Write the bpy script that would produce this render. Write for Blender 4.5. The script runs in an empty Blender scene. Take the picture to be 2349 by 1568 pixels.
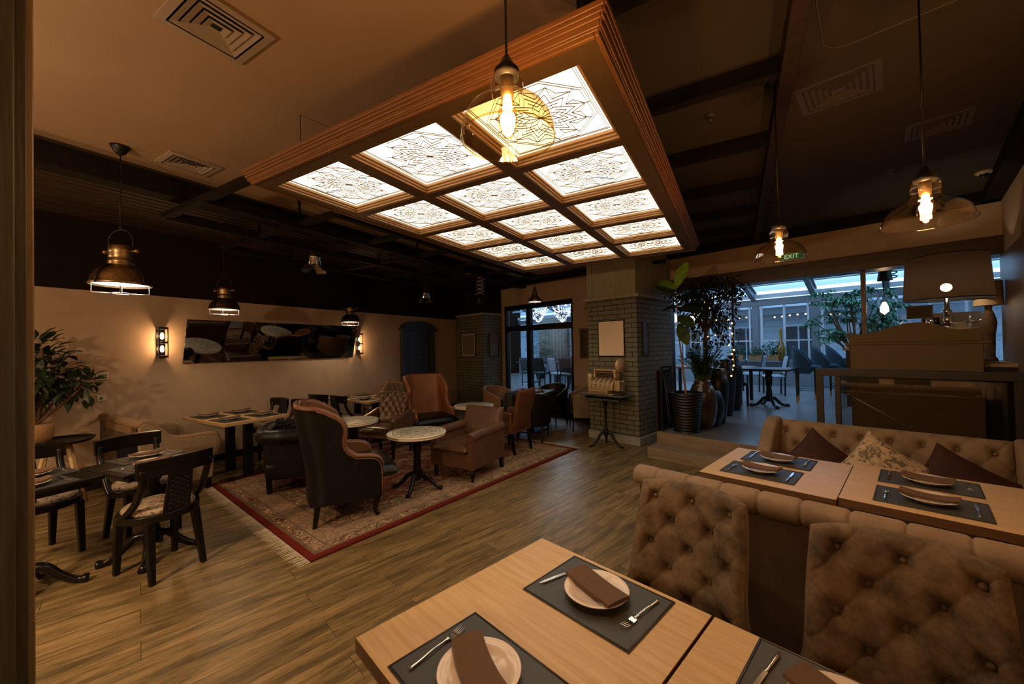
import bpy, bmesh, math, random
from mathutils import Vector, Matrix
random.seed(7)
C = bpy.context.scene.collection
SC = bpy.context.scene
PI = math.pi
# ---------------------------------------------------------------- camera, world, exposure
def set_camera():
    F, H = 890.0, 1.6
    yaw, pit, rol = math.radians(30.1), math.radians(.75), math.radians(1.15)
    f = Vector((-math.sin(yaw)*math.cos(pit), math.cos(yaw)*math.cos(pit), math.sin(pit)))
    r = Vector((math.cos(yaw), math.sin(yaw), 0)); u = r.cross(f)
    rr = r*math.cos(rol)-u*math.sin(rol); uu = u*math.cos(rol)+r*math.sin(rol)
    m = Matrix((rr, uu, -f)).transposed().to_4x4(); m.translation = (0, 0, H)
    cd = bpy.data.cameras.new('camera'); co = bpy.data.objects.new('camera', cd); C.objects.link(co)
    co.matrix_world = m; cd.sensor_width = 36; cd.lens = F/2349*36; cd.clip_start = .02; cd.clip_end = 200
    SC.camera = co
set_camera()
SC.view_settings.view_transform = 'Standard'; SC.view_settings.look = 'None'
SC.view_settings.exposure = 0.55; SC.view_settings.gamma = 1.0; SC.view_settings.use_curve_mapping = False
w = bpy.data.worlds.new('dusk'); SC.world = w; w.use_nodes = True
wb = w.node_tree.nodes['Background']; wb.inputs[0].default_value = (.34, .56, .86, 1); wb.inputs[1].default_value = 2.1
SC.cycles.max_bounces = 7; SC.cycles.diffuse_bounces = 4; SC.cycles.glossy_bounces = 3
SC.cycles.transparent_max_bounces = 12; SC.cycles.sample_clamp_indirect = 3.0; SC.cycles.caustics_reflective = False
SC.cycles.caustics_refractive = False
WARM = (1.0, .62, .30)
def light(name, loc, power, col=WARM, size=.03, kind='POINT', rot=None, shape=None, sx=1, sy=1, spot=None, blend=.5):
    l = bpy.data.lights.new(name, kind); l.energy = power; l.color = col
    if kind == 'AREA':
        l.shape = shape or 'RECTANGLE'; l.size = sx; l.size_y = sy
    else: l.shadow_soft_size = size
    if spot: l.spot_size = spot; l.spot_blend = blend
    o = bpy.data.objects.new(name, l); C.objects.link(o); o.location = loc
    if rot: o.rotation_euler = rot
    return o
# ---------------------------------------------------------------- frames: the right half of the room is turned 16 degrees
A16 = math.radians(-16)
UX, UY, VX, VY = math.cos(A16), math.sin(A16), -math.sin(A16), math.cos(A16)
def R(s, t, z=0): return Vector((s*UX+t*VX, s*UY+t*VY, z))
# ---------------------------------------------------------------- materials
def nm(name):
    m = bpy.data.materials.new(name); m.use_nodes = True
    nt = m.node_tree; return m, nt, nt.nodes['Principled BSDF']
def N(nt, t, **k):
    n = nt.nodes.new('ShaderNode'+t)
    for a, v in k.items():
        if a.startswith('i_'):
            key = a[2:]; n.inputs[int(key) if key.isdigit() else key.replace('_', ' ')].default_value = v
        else: setattr(n, a, v)
    return n
def ramp(nt, fac, stops):
    r = N(nt, 'ValToRGB'); e = r.color_ramp.elements
    while len(e) < len(stops): e.new(.5)
    for i, (p, c) in enumerate(stops): e[i].position = p; e[i].color = (*c, 1) if len(c) == 3 else c
    nt.links.new(fac, r.inputs[0]); return r
def coord(nt, scale=(1, 1, 1), rot=(0, 0, 0), kind='Object'):
    tc = N(nt, 'TexCoord'); mp = N(nt, 'Mapping'); mp.inputs['Scale'].default_value = scale; mp.inputs['Rotation'].default_value = rot
    nt.links.new(tc.outputs[kind], mp.inputs[0]); return mp.outputs[0]
def bump(nt, b, h, strength=.3, dist=.01):
    n = N(nt, 'Bump'); n.inputs['Strength'].default_value = strength; n.inputs['Distance'].default_value = dist
    nt.links.new(h, n.inputs['Height']); nt.links.new(n.outputs[0], b.inputs['Normal'])
def M_plain(name, col, rough=.5, metal=0, noise=.12, nscale=20, bumps=0, sheen=0, coat=0, spec=.5):
    m, nt, b = nm(name); b.inputs['Specular IOR Level'].default_value = spec; b.inputs['Roughness'].default_value = rough; b.inputs['Metallic'].default_value = metal
    if sheen: b.inputs['Sheen Weight'].default_value = sheen; b.inputs['Sheen Roughness'].default_value = .4
    if coat: b.inputs['Coat Weight'].default_value = coat; b.inputs['Coat Roughness'].default_value = .15
    n = N(nt, 'TexNoise'); n.inputs['Scale'].default_value = nscale; n.inputs['Detail'].default_value = 4
    nt.links.new(coord(nt), n.inputs['Vector'])
    r = ramp(nt, n.outputs['Fac'], [(.3, tuple(c*(1-noise) for c in col)), (.7, tuple(min(1, c*(1+noise)) for c in col))])
    nt.links.new(r.outputs[0], b.inputs['Base Color'])
    if bumps: bump(nt, b, n.outputs['Fac'], bumps, .004)
    return m
def M_wood(name, c1, c2, rough=.4, scale=(1, 14, 14), strength=.12, nsc=3.0, coat=0, spec=.5):
    m, nt, b = nm(name); b.inputs['Specular IOR Level'].default_value = spec; b.inputs['Roughness'].default_value = rough
    if coat: b.inputs['Coat Weight'].default_value = coat; b.inputs['Coat Roughness'].default_value = .12
    v = coord(nt, scale)
    n = N(nt, 'TexNoise'); n.inputs['Scale'].default_value = nsc; n.inputs['Detail'].default_value = 8; n.inputs['Distortion'].default_value = .6
    nt.links.new(v, n.inputs['Vector'])
    r = ramp(nt, n.outputs['Fac'], [(.32, c1), (.68, c2)])
    nt.links.new(r.outputs[0], b.inputs['Base Color']); bump(nt, b, n.outputs['Fac'], strength, .004)
    return m
def M_emit(name, col, s, metal=None):
    m, nt, b = nm(name); b.inputs['Base Color'].default_value = (*col, 1)
    b.inputs['Emission Color'].default_value = (*col, 1); b.inputs['Emission Strength'].default_value = s; return m
def M_glass(name, tint=(1, 1, 1), refl=1.0, rough=.02, ior=1.45):
    # a thin pane: lets light straight through and mirrors a little of it
    m, nt, b = nm(name); nt.nodes.remove(b); out = nt.nodes['Material Output']
    tr = N(nt, 'BsdfTransparent'); tr.inputs[0].default_value = (*tint, 1)
    gl = N(nt, 'BsdfGlossy'); gl.inputs['Roughness'].default_value = rough
    fr = N(nt, 'LayerWeight'); fr.inputs[0].default_value = .5; pw = N(nt, 'Math', operation='POWER'); pw.inputs[1].default_value = 2.6; nt.links.new(fr.outputs['Facing'], pw.inputs[0])
    mu = N(nt, 'Math', operation='MULTIPLY_ADD'); mu.inputs[1].default_value = .7*refl; mu.inputs[2].default_value = .10*refl
    nt.links.new(pw.outputs[0], mu.inputs[0])
    mx = N(nt, 'MixShader'); nt.links.new(mu.outputs[0], mx.inputs[0]); nt.links.new(tr.outputs[0], mx.inputs[1]); nt.links.new(gl.outputs[0], mx.inputs[2])
    nt.links.new(mx.outputs[0], out.inputs[0]); return m
def M_velvet(name, c1, c2, patch=3.0, sheen=.35, rough=.8):
    m, nt, b = nm(name); b.inputs['Roughness'].default_value = rough
    b.inputs['Sheen Weight'].default_value = sheen; b.inputs['Sheen Roughness'].default_value = .35
    b.inputs['Sheen Tint'].default_value = (min(1, c2[0]*3), min(1, c2[1]*3), min(1, c2[2]*3), 1)
    v = coord(nt)
    n = N(nt, 'TexNoise'); n.inputs['Scale'].default_value = patch; n.inputs['Detail'].default_value = 9; n.inputs['Roughness'].default_value = .72
    nt.links.new(v, n.inputs['Vector'])
    r = ramp(nt, n.outputs['Fac'], [(.36, c1), (.62, c2)]); nt.links.new(r.outputs[0], b.inputs['Base Color'])
    n2 = N(nt, 'TexNoise'); n2.inputs['Scale'].default_value = 350; nt.links.new(v, n2.inputs['Vector']); bump(nt, b, n2.outputs['Fac'], .12, .001)
    return m
def M_brick(name, c1, c2, mortar, scale=1.0, bw=.25, bh=.078, ms=.006, rough=.75, strength=.8):
    m, nt, b = nm(name); b.inputs['Roughness'].default_value = rough
    tc = N(nt, 'TexCoord'); sp = N(nt, 'SeparateXYZ'); nt.links.new(tc.outputs['Object'], sp.inputs[0])
    ad = N(nt, 'Math', operation='ADD'); nt.links.new(sp.outputs[0], ad.inputs[0]); nt.links.new(sp.outputs[1], ad.inputs[1])
    cb = N(nt, 'CombineXYZ'); nt.links.new(ad.outputs[0], cb.inputs[0]); nt.links.new(sp.outputs[2], cb.inputs[1])
    br = N(nt, 'TexBrick'); br.inputs['Scale'].default_value = 1.0; br.inputs['Brick Width'].default_value = bw; br.inputs['Row Height'].default_value = bh
    br.inputs['Mortar Size'].default_value = ms; br.inputs['Mortar Smooth'].default_value = .3
    br.inputs['Color1'].default_value = (*c1, 1); br.inputs['Color2'].default_value = (*c2, 1); br.inputs['Mortar'].default_value = (*mortar, 1)
    nt.links.new(cb.outputs[0], br.inputs['Vector']); nt.links.new(br.outputs[0], b.inputs['Base Color'])
    n = N(nt, 'TexNoise'); n.inputs['Scale'].default_value = 30; nt.links.new(tc.outputs['Object'], n.inputs['Vector'])
    ma = N(nt, 'Math', operation='MULTIPLY_ADD'); ma.inputs[1].default_value = .25; nt.links.new(n.outputs['Fac'], ma.inputs[0])
    inv = N(nt, 'Math', operation='SUBTRACT'); inv.inputs[0].default_value = 1; nt.links.new(br.outputs['Fac'], inv.inputs[1]); nt.links.new(inv.outputs[0], ma.inputs[2])
    bump(nt, b, ma.outputs[0], strength, .012); return m
# ---------------------------------------------------------------- mesh builder
class MB:
    def __init__(self): self.v = []; self.f = []; self.sm = []; self.mi = []; self.m = 0; self.x = None
    def add(self, vs, fs, smooth=False):
        o = len(self.v)
        self.v += [self.x @ Vector(p) if self.x else Vector(p) for p in vs]
        for f in fs: self.f.append([i+o for i in f]); self.sm.append(smooth); self.mi.append(self.m)
        return self
    def box(self, c, s, rz=0, tilt=None):
        m = Matrix.Translation(c) @ Matrix.Rotation(rz, 4, 'Z')
        if tilt: m = m @ Matrix.Rotation(tilt[1], 4, tilt[0])
        a, b, d = s[0]/2, s[1]/2, s[2]/2
        vs = [m @ Vector(p) for p in ((-a, -b, -d), (a, -b, -d), (a, b, -d), (-a, b, -d), (-a, -b, d), (a, -b, d), (a, b, d), (-a, b, d))]
        return self.add(vs, [(0, 3, 2, 1), (4, 5, 6, 7), (0, 1, 5, 4), (1, 2, 6, 5), (2, 3, 7, 6), (3, 0, 4, 7)])
    def bx(self, x0, x1, y0, y1, z0, z1): return self.box(((x0+x1)/2, (y0+y1)/2, (z0+z1)/2), (abs(x1-x0), abs(y1-y0), abs(z1-z0)))
    def lathe(self, prof, c=(0, 0, 0), n=28, mat=None, cap=True, sx=1, sy=1):
        vs, fs = [], []
        for r, z in prof:
            for i in range(n):
                a = 2*PI*i/n; vs.append(Vector((r*math.cos(a)*sx, r*math.sin(a)*sy, z)))
        for j in range(len(prof)-1):
            for i in range(n):
                k = (i+1) % n; fs.append((j*n+i, j*n+k, (j+1)*n+k, (j+1)*n+i))
        if cap:
            if prof[0][0] > 1e-4: fs.append(tuple(range(n-1, -1, -1)))
            if prof[-1][0] > 1e-4: fs.append(tuple(range((len(prof)-1)*n, len(prof)*n)))
        m = mat or Matrix.Identity(4); c = Vector(c)
        return self.add([m @ p + c for p in vs], fs, True)
    def tube(self, pts, r, n=8, closed=False, flat=1.0, cap=True):
        pts = [Vector(p) for p in pts]; L = len(pts)
        rs = r if isinstance(r, (list, tuple)) else [r]*L
        vs, fs = [], []; up = Vector((0, 0, 1)); prev = None
        for i, p in enumerate(pts):
            if closed: t = pts[(i+1) % L]-pts[i-1]
            else: t = pts[min(i+1, L-1)]-pts[max(i-1, 0)]
            t.normalize()
            if prev is None:
                a = up if abs(t.z) < .9 else Vector((1, 0, 0)); s = t.cross(a).normalized()
            else:
                s = prev-t*prev.dot(t)
                s = s.normalized() if s.length > 1e-6 else t.orthogonal().normalized()
            prev = s; q = t.cross(s)
            for k in range(n):
                a = 2*PI*k/n; vs.append(p+s*rs[i]*math.cos(a)+q*rs[i]*math.sin(a)*flat)
        for i in range(L if closed else L-1):
            j = (i+1) % L
            for k in range(n):
                l = (k+1) % n; fs.append((i*n+k, i*n+l, j*n+l, j*n+k))
        if cap and not closed: fs.append(tuple(range(n-1, -1, -1))); fs.append(tuple(range((L-1)*n, L*n)))
        return self.add(vs, fs, True)
    def prism(self, out, lo, hi, axis='y', smooth=False):
        # outline of (a, b) pairs extruded along an axis: y -> (a, *, b); x -> (*, a, b); z -> (a, b, *)
        def P(a, b, t): return {'y': (a, t, b), 'x': (t, a, b), 'z': (a, b, t)}[axis]
        n = len(out); vs = [P(a, b, lo) for a, b in out]+[P(a, b, hi) for a, b in out]
        area = sum(out[i][0]*out[(i+1) % n][1]-out[(i+1) % n][0]*out[i][1] for i in range(n))
        flip = (area > 0) if axis != 'y' else (area < 0)
        fs = [(tuple(range(n-1, -1, -1)) if flip else tuple(range(n))), (tuple(range(n, 2*n)) if flip else tuple(range(2*n-1, n-1, -1)))]
        for i in range(n):
            k = (i+1) % n; q = (i, k, k+n, i+n); fs.append(q if flip else q[::-1])
        o = len(self.f); self.add(vs, fs)
        if smooth:
            for i in range(o+2, len(self.f)): self.sm[i] = True
        return self
    def surf(self, fn, nu, nv, smooth=True, wrap=False):
        vs = [fn(i/nu, j/nv) for j in range(nv+1) for i in range(nu+1)]
        fs = [(j*(nu+1)+i, j*(nu+1)+i+1, (j+1)*(nu+1)+i+1, (j+1)*(nu+1)+i) for j in range(nv) for i in range(nu)]
        return self.add(vs, fs, smooth)
    def sphere(self, c, r, n=14, s=(1, 1, 1)):
        pr = [(max(1e-5, math.sin(PI*i/n))*r, -math.cos(PI*i/n)*r*s[2]) for i in range(n+1)]
        return self.lathe(pr, c, n=max(8, n+4), cap=False, sx=s[0], sy=s[1])
    def build(self, name, mats, parent=None, loc=None, rz=None, bevel=0, seg=2, sub=0, solid=0, fix=False):
        me = bpy.data.meshes.new(name); me.from_pydata([tuple(p) for p in self.v], [], self.f)
        for m in (mats if isinstance(mats, (list, tuple)) else [mats]): me.materials.append(m)
        me.polygons.foreach_set('use_smooth', [bool(s) or bevel > 0 or sub > 0 for s in self.sm])
        me.polygons.foreach_set('material_index', self.mi)
        if fix:
            bm = bmesh.new(); bm.from_mesh(me); bmesh.ops.remove_doubles(bm, verts=bm.verts, dist=1e-5)
            bmesh.ops.recalc_face_normals(bm, faces=bm.faces); bm.to_mesh(me); bm.free()
        me.update()
        o = bpy.data.objects.new(name, me); C.objects.link(o)
        if parent: o.parent = parent
        if loc is not None: o.location = loc
        if rz is not None: o.rotation_euler = (0, 0, rz)
        if solid: s = o.modifiers.new('s', 'SOLIDIFY'); s.thickness = solid; s.offset = 0
        if bevel:
            b = o.modifiers.new('b', 'BEVEL'); b.width = bevel; b.segments = seg; b.limit_method = 'ANGLE'; b.angle_limit = .6
            o.modifiers.new('w', 'WEIGHTED_NORMAL')
        if sub: s = o.modifiers.new('u', 'SUBSURF'); s.levels = sub; s.render_levels = sub
        return o
def tag(o, label, cat, group=None):
    o['label'] = label; o['category'] = cat
    if group: o['group'] = group
    return o
def thing(name, label, cat, loc=(0, 0, 0), rz=0, group=None):
    o = bpy.data.objects.new(name, None); C.objects.link(o); o.empty_display_size = .1
    o.location = loc; o.rotation_euler = (0, 0, rz); return tag(o, label, cat, group)
def struct(o): o['kind'] = 'structure'; return o
KIDS = {}
def kids(o): return [c for c in C.objects if c.parent == o]
def dup(root, label, loc, rz, group=None, cat=None):
    r = root.copy(); C.objects.link(r); r.location = loc; r.rotation_euler = (root.rotation_euler[0], root.rotation_euler[1], rz); r['label'] = label
    if group: r['group'] = group
    def rec(a, b):
        for ch in kids(a):
            c = ch.copy(); C.objects.link(c); c.parent = b; rec(ch, c)
    rec(root, r); return r
def arc(c, r, a0, a1, n, z=None): # list of 2D points
    return [(c[0]+r*math.cos(a0+(a1-a0)*i/n), c[1]+r*math.sin(a0+(a1-a0)*i/n)) for i in range(n+1)]
def spline(pts, n=8):
    P = [Vector(p) for p in pts]; out = []
    for i in range(len(P)-1):
        p0, p1, p2, p3 = P[max(i-1, 0)], P[i], P[i+1], P[min(i+2, len(P)-1)]
        for k in range(n):
            t = k/n
            out.append(.5*((2*p1)+(p2-p0)*t+(2*p0-5*p1+4*p2-p3)*t*t+(3*p1-p0-3*p2+p3)*t**3))
    out.append(P[-1]); return out
def interp(xs, ys, x):
    if x <= xs[0]: return ys[0]
    for i in range(len(xs)-1):
        if x <= xs[i+1]: return ys[i]+(ys[i+1]-ys[i])*(x-xs[i])/(xs[i+1]-xs[i])
    return ys[-1]
def tuft(u, v, a, b, D, crease=.35):
    # diamond tufting: depth lost at (u, v) for buttons a apart across and b apart up, offset every row
    p, q = u/a+v/(2*b), u/a-v/(2*b)
    cp, cq = abs(p-round(p)), abs(q-round(q))
    d2 = (cp*cp+cq*cq)
    e = min(cp, cq)
    return D*math.exp(-d2/.022)+.55*D*math.exp(-d2/.10)+D*crease*math.exp(-e/.030)*(.25+.75*math.exp(-d2/.16))
# ---------------------------------------------------------------- shared materials
MT = {}
MT['plaster'] = M_plain('plaster_tan', (.50, .36, .24), .85, noise=.05, nscale=6, bumps=.05)
MT['plaster_dark'] = M_plain('plaster_brown', (.018, .011, .007), .9, spec=.1, noise=.08, nscale=6)
MT['ceil'] = M_plain('ceiling_paint', (.36, .235, .14), .9, noise=.04, nscale=3)
MT['ceil_dark'] = M_plain('ceiling_paint_shaded', (.05, .037, .026), .95, noise=.08, nscale=3)  # the ceiling paint again, with the shade of its unlit part in the colour
MT['beam'] = M_wood('dark_beam_wood', (.007, .0045, .003), (.015, .010, .006), .7, spec=.15)
MT['beam_l'] = M_wood('brown_beam_wood', (.020, .010, .005), (.038, .019, .010), .65, spec=.2)
MT['black'] = M_plain('black_metal', (.012, .011, .010), .35, .3, noise=.1)
MT['blackwood'] = M_wood('black_lacquered_wood', (.004, .003, .0025), (.009, .007, .0055), .3, coat=.05, strength=.05, spec=.28)
MT['oak'] = M_wood('oak_top', (.50, .32, .14), (.62, .42, .20), .42, scale=(2, 26, 26), nsc=2.0, strength=.06)
MT['oakside'] = M_wood('oak_edge', (.30, .15, .06), (.42, .23, .10), .5, scale=(2, 20, 20))
MT['brass'] = M_plain('aged_brass', (.30, .21, .11), .35, 1.0, noise=.25, nscale=30)
MT['chrome'] = M_plain('polished_steel', (.75, .72, .68), .12, 1.0, noise=.05)
MT['china'] = M_plain('cream_china', (.72, .60, .50), .12, noise=.02, coat=.4)
MT['napkin'] = M_plain('brown_napkin_cloth', (.115, .06, .028), .8, noise=.1, nscale=60, bumps=.1)
MT['mat'] = M_plain('grey_leather_placemat', (.042, .042, .038), .5, noise=.08, nscale=80, bumps=.1)
MT['leather_bl'] = M_plain('black_leather', (.005, .005, .0055), .42, spec=.35, noise=.3, nscale=8, bumps=.08)
MT['leather_br'] = M_plain('brown_leather', (.12, .058, .03), .42, noise=.18, nscale=8, bumps=.08)
MT['leather_or'] = M_plain('orange_brown_leather', (.30, .105, .032), .42, noise=.14, nscale=6, bumps=.08)
MT['leather_tan'] = M_plain('tan_leather', (.26, .135, .062), .5, noise=.12, nscale=6, bumps=.08)
MT['velvet'] = M_velvet('taupe_velvet', (.085, .055, .034), (.27, .185, .125), 5)
MT['velvet2'] = M_velvet('taupe_plain_velvet', (.20, .135, .085), (.26, .18, .115), 9, .25)
MT['wine'] = M_velvet('wine_velvet', (.018, .004, .002), (.042, .008, .004), 6, .03)
MT['linen'] = M_plain('beige_upholstery', (.30, .21, .125), .85, noise=.12, nscale=40, bumps=.1)
MT['cream'] = M_plain('cream_stone_top', (.86, .77, .60), .35, noise=.04, nscale=12)
MT['line'] = M_plain('inlay_line', (.07, .065, .03), .5)
MT['leaf'] = M_plain('leaf_dark', (.018, .035, .012), .45, noise=.4, nscale=15)
MT['leaf_b'] = M_plain('leaf_bright', (.24, .46, .04), .45, noise=.25, nscale=10)
MT['leaf_m'] = M_plain('leaf_mid', (.035, .10, .035), .5, noise=.4, nscale=10)
MT['bark'] = M_wood('bark', (.08, .045, .022), (.16, .09, .045), .8)
MT['pot'] = M_plain('black_glazed_pot', (.006, .0055, .005), .38, noise=.2)
MT['potb'] = M_plain('bronze_glazed_jar', (.06, .038, .022), .22, noise=.3, nscale=5, coat=.4)
MT['green'] = M_wood('grey_green_painted_wood', (.024, .025, .017), (.045, .046, .032), .5, scale=(30, 30, 2), strength=.4)
MT['grey'] = M_wood('grey_washed_wood', (.32, .31, .235), (.40, .385, .29), .55, scale=(16, 16, 1.5), strength=.15)
MT['brickp'] = M_brick('grey_painted_brick', (.165, .16, .105), (.195, .188, .125), (.022, .021, .015))
MT['casing'] = M_wood('brown_grey_casing_paint', (.15, .105, .055), (.20, .145, .08), .38, scale=(30, 30, 2), strength=.2)
MT['white'] = M_plain('white_plastic', (.62, .55, .45), .4, noise=.03)
MT['iron'] = M_plain('dark_iron', (.020, .018, .016), .4, .6, noise=.2)
MT['leather_rim'] = M_plain('worn_brown_leather_rim', (.20, .085, .04), .38, noise=.14, nscale=8)
MT['leather_tan2'] = M_plain('olive_tan_leather', (.22, .135, .065), .5, noise=.12, nscale=8)
# ---------------------------------------------------------------- the room
def setting():
    # floor: long planks along the right-hand tables' direction
    m, nt, b = nm('floor_planks'); b.inputs['Roughness'].default_value = .38
    v = coord(nt)
    br = N(nt, 'TexBrick'); br.inputs['Scale'].default_value = 1; br.inputs['Brick Width'].default_value = 1.25; br.inputs['Row Height'].default_value = .19
    br.inputs['Mortar Size'].default_value = .0016; br.inputs['Mortar Smooth'].default_value = .2; br.offset = .37
    br.inputs['Color1'].default_value = (.25, .25, .25, 1); br.inputs['Color2'].default_value = (.75, .75, .75, 1); br.inputs['Mortar'].default_value = (0, 0, 0, 1)
    nt.links.new(v, br.inputs['Vector'])
    va = N(nt, 'VectorMath', operation='MULTIPLY_ADD'); va.inputs[1].default_value = (9, 9, 9); nt.links.new(br.outputs[0], va.inputs[0])
    mp = N(nt, 'Mapping'); mp.inputs['Scale'].default_value = (1.0, 9, 1); nt.links.new(v, mp.inputs[0]); nt.links.new(mp.outputs[0], va.inputs[2])
    n = N(nt, 'TexNoise'); n.inputs['Scale'].default_value = 1.6; n.inputs['Detail'].default_value = 9; n.inputs['Roughness'].default_value = .68; n.inputs['Distortion'].default_value = .35
    nt.links.new(va.outputs[0], n.inputs['Vector'])
    r = ramp(nt, n.outputs['Fac'], [(.30, (.055, .040, .018)), (.45, (.15, .102, .042)), (.58, (.265, .175, .074)), (.74, (.38, .255, .12))])
    mx = N(nt, 'Mix', data_type='RGBA', blend_type='MULTIPLY'); mx.inputs[0].default_value = 1
    r2 = ramp(nt, br.outputs['Fac'], [(0, (1, 1, 1)), (1, (.25, .2, .15))])
    nt.links.new(r.outputs[0], mx.inputs[6]); nt.links.new(r2.outputs[0], mx.inputs[7])
    mp3 = N(nt, 'Mapping'); mp3.inputs['Scale'].default_value = (6, 70, 1); nt.links.new(v, mp3.inputs[0]); n3 = N(nt, 'TexNoise'); n3.inputs['Scale'].default_value = 1.2; n3.inputs['Detail'].default_value = 8; n3.inputs['Roughness'].default_value = .75; nt.links.new(mp3.outputs[0], n3.inputs['Vector'])
    r3 = ramp(nt, n3.outputs['Fac'], [(.32, (.38, .36, .32)), (.5, (.95, .94, .92)), (.7, (1.15, 1.14, 1.1))])
    mx3 = N(nt, 'Mix', data_type='RGBA', blend_type='MULTIPLY'); mx3.inputs[0].default_value = 1; nt.links.new(mx.outputs[2], mx3.inputs[6]); nt.links.new(r3.outputs[0], mx3.inputs[7]); nt.links.new(mx3.outputs[2], b.inputs['Base Color'])
    bump(nt, b, n.outputs['Fac'], .12, .004)
    fl = MB(); fl.bx(-10, 14, -6, 9, -.1, 0)
    struct(fl.build('floor', m, rz=math.radians(74)))
    # pale boards of the raised part
    mt = M_wood('raised_floor_boards', (.13, .115, .10), (.22, .195, .17), .28, scale=(1.2, 12, 1), nsc=2.5, strength=.08)
    pw = M_wood('step_boards', (.22, .155, .10), (.33, .235, .155), .45, scale=(1.5, 14, 14))
    p = MB(); p.bx(-2.70, .70, 5.573, 6.95, 0, .30); p.m = 1; p.bx(-2.70, .72, 5.555, 5.573, 0, .302)
    struct(p.build('floor_platform', [mt, pw], rz=A16))
    p = MB(); p.bx(-2.66, .70, 5.17, 5.55, 0, .15)
    struct(p.build('floor_step', pw, rz=A16, bevel=.004))
    mt2 = M_wood('terrace_floor_boards', (.24, .23, .23), (.36, .35, .35), .25, scale=(1.2, 12, 1), nsc=2.5, strength=.08)
    p = MB(); p.bx(-14, 6, 6.95, 14.2, .1, .30)
    struct(p.build('floor_terrace', mt2, rz=A16))
    # walls
    P = MT['plaster']
    w = MB(); w.bx(-6.9, -6.7, -3, 9.6, 0, 2.38)
    struct(w.build('wall_left', P))
    w = MB(); w.bx(-6.9, -6.68, -3, 9.6, 2.38, 3.25)
    struct(w.build('trim_1', MT['plaster_dark']))
    w = MB(); w.bx(-9.6, -7.5, 6.95, 7.15, 0, 3.25); w.bx(-5.26, -3.19, 6.95, 7.15, 0, 3.25)
    w.bx(-7.5, -5.26, 6.95, 7.15, 2.66, 3.25); w.bx(-3.19, .72, 6.95, 7.15, 2.73, 3.25); w.bx(-7.5, -5.26, 6.95, 7.15, 0, .3)
    struct(w.build('wall_back', P, rz=A16))
    w = MB(); w.bx(.70, .88, -3.5, 7.15, 0, 3.25)
    struct(w.build('wall_right', P, rz=A16))
    w = MB(); w.bx(-6.9, 3, -3.1, -2.95, 0, 3.25)
    struct(w.build('wall_front', P))
    b1 = MB(); b1.bx(-9, -5.26, 6.93, 6.95, 0, .12); b1.bx(-5.26, -3.19, 6.93, 6.95, 0, .09)
    struct(b1.build('baseboard_back', MT['beam'], rz=A16))
    b1 = MB(); b1.bx(-6.7, -6.68, -3, 9, 0, .1)
    struct(b1.build('baseboard_left', MT['beam']))
    # ceiling: painted by the tables, dark boards over the lounge
    c = MB(); c.bx(-4.5, 3.4, -3.1, 9.6, 3.25, 3.35)
    struct(c.build('ceiling', MT['ceil']))
    slat = M_wood('ceiling_boards', (.022, .014, .008), (.075, .045, .024), .5, scale=(30, 1, 1), nsc=1.2)
    c = MB(); c.bx(-6.9, -4.5, -3.1, 9.8, 3.25, 3.35)
    for i in range(18): c.bx(-6.68+i*.125, -6.68+i*.125+.09, -3, 9, 3.235, 3.25)
    struct(c.build('ceiling_boarding', slat))
    c = MB(); c.bx(.33, 3.4, 0, 9, 3.24, 3.252)  # dark sheet: shade of the unlit right-hand ceiling put into its colour
    struct(c.build('ceiling_bay_shade', MT['ceil_dark']))
    c = MB(); c.bx(-.62, .25, 1.6, 7.2, 3.24, 3.252)  # likewise a shade-coloured sheet, between the light panel and the long beam
    struct(c.build('ceiling_coffer_shade', MT['ceil_dark']))
    # beams
    k = MB(); k.bx(-4.68, -4.5, -3, 9, 3.06, 3.25)
    struct(k.build('trim_2', MT['beam']))
    k = MB(); k.bx(.25, .33, -1, 7.0, 3.12, 3.25)
    struct(k.build('trim_3', MT['beam_l'], bevel=.004))
    for i, y in enumerate((.85, 1.78, 2.72, 3.63, 4.55, 5.45, 6.3)):
        k = MB(); k.bx(-.62, .25, y-.035, y+.035, 3.14, 3.25); struct(k.build('trim_%d' % (4+i), MT['beam']))
    k = MB()
    for x, y0, y1 in ((-4.1, 1.63, 6.9), (-4.92, 1.63, 6.9), (-5.8, 2.5, 6.9), (-3.45, 2.5, 6.9)): k.bx(x-.035, x+.035, y0, y1, 2.94, 3.03)
    for y, x0, x1 in ((1.63, -4.95, -2.68), (2.5, -5.85, -2.7), (3.4, -5.85, -2.7), (4.3, -5.85, -2.7), (5.2, -5.85, -2.7), (6.1, -5.85, -1), (6.9, -5.85, -1)): k.bx(x0, x1, y-.035, y+.035, 2.96, 3.01)
    for x, y in ((-4.1, 2.5), (-4.92, 2.5), (-4.1, 4.3), (-4.92, 4.3), (-5.8, 3.4), (-3.45, 5.2), (-5.8, 5.2)): k.bx(x-.01, x+.01, y-.01, y+.01, 3.02, 3.25)
    struct(k.build('trim_11', MT['beam']))
    k = MB(); k.bx(-9, .7, 6.80, 6.95, 3.12, 3.25); k.bx(.56, .70, 2, 6.95, 3.12, 3.25)
    struct(k.build('trim_12', MT['beam'], rz=A16))
    # header and posts of the wide opening
    hd = M_wood('header_wood', (.028, .013, .007), (.075, .036, .017), .3, scale=(1, 10, 10))
    k = MB(); k.bx(-3.19, .7, 6.86, 7.2, 2.52, 2.73); k.bx(-3.19, -3.10, 6.88, 7.2, .3, 2.52); k.bx(-.49, -.44, 6.95, 7.03, .3, 2.52)
    struct(k.build('trim_13', hd, rz=A16, bevel=.004))
    # tall dark window behind the lounge
    win = MB(); y0, y1 = 6.97, 7.07
    win.bx(-7.5, -5.26, y0, y1, 2.55, 2.66); win.bx(-5.33, -5.26, y0, y1, .3, 2.66); win.bx(-6.72, -6.58, y0, y1, .3, 2.66)
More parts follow.
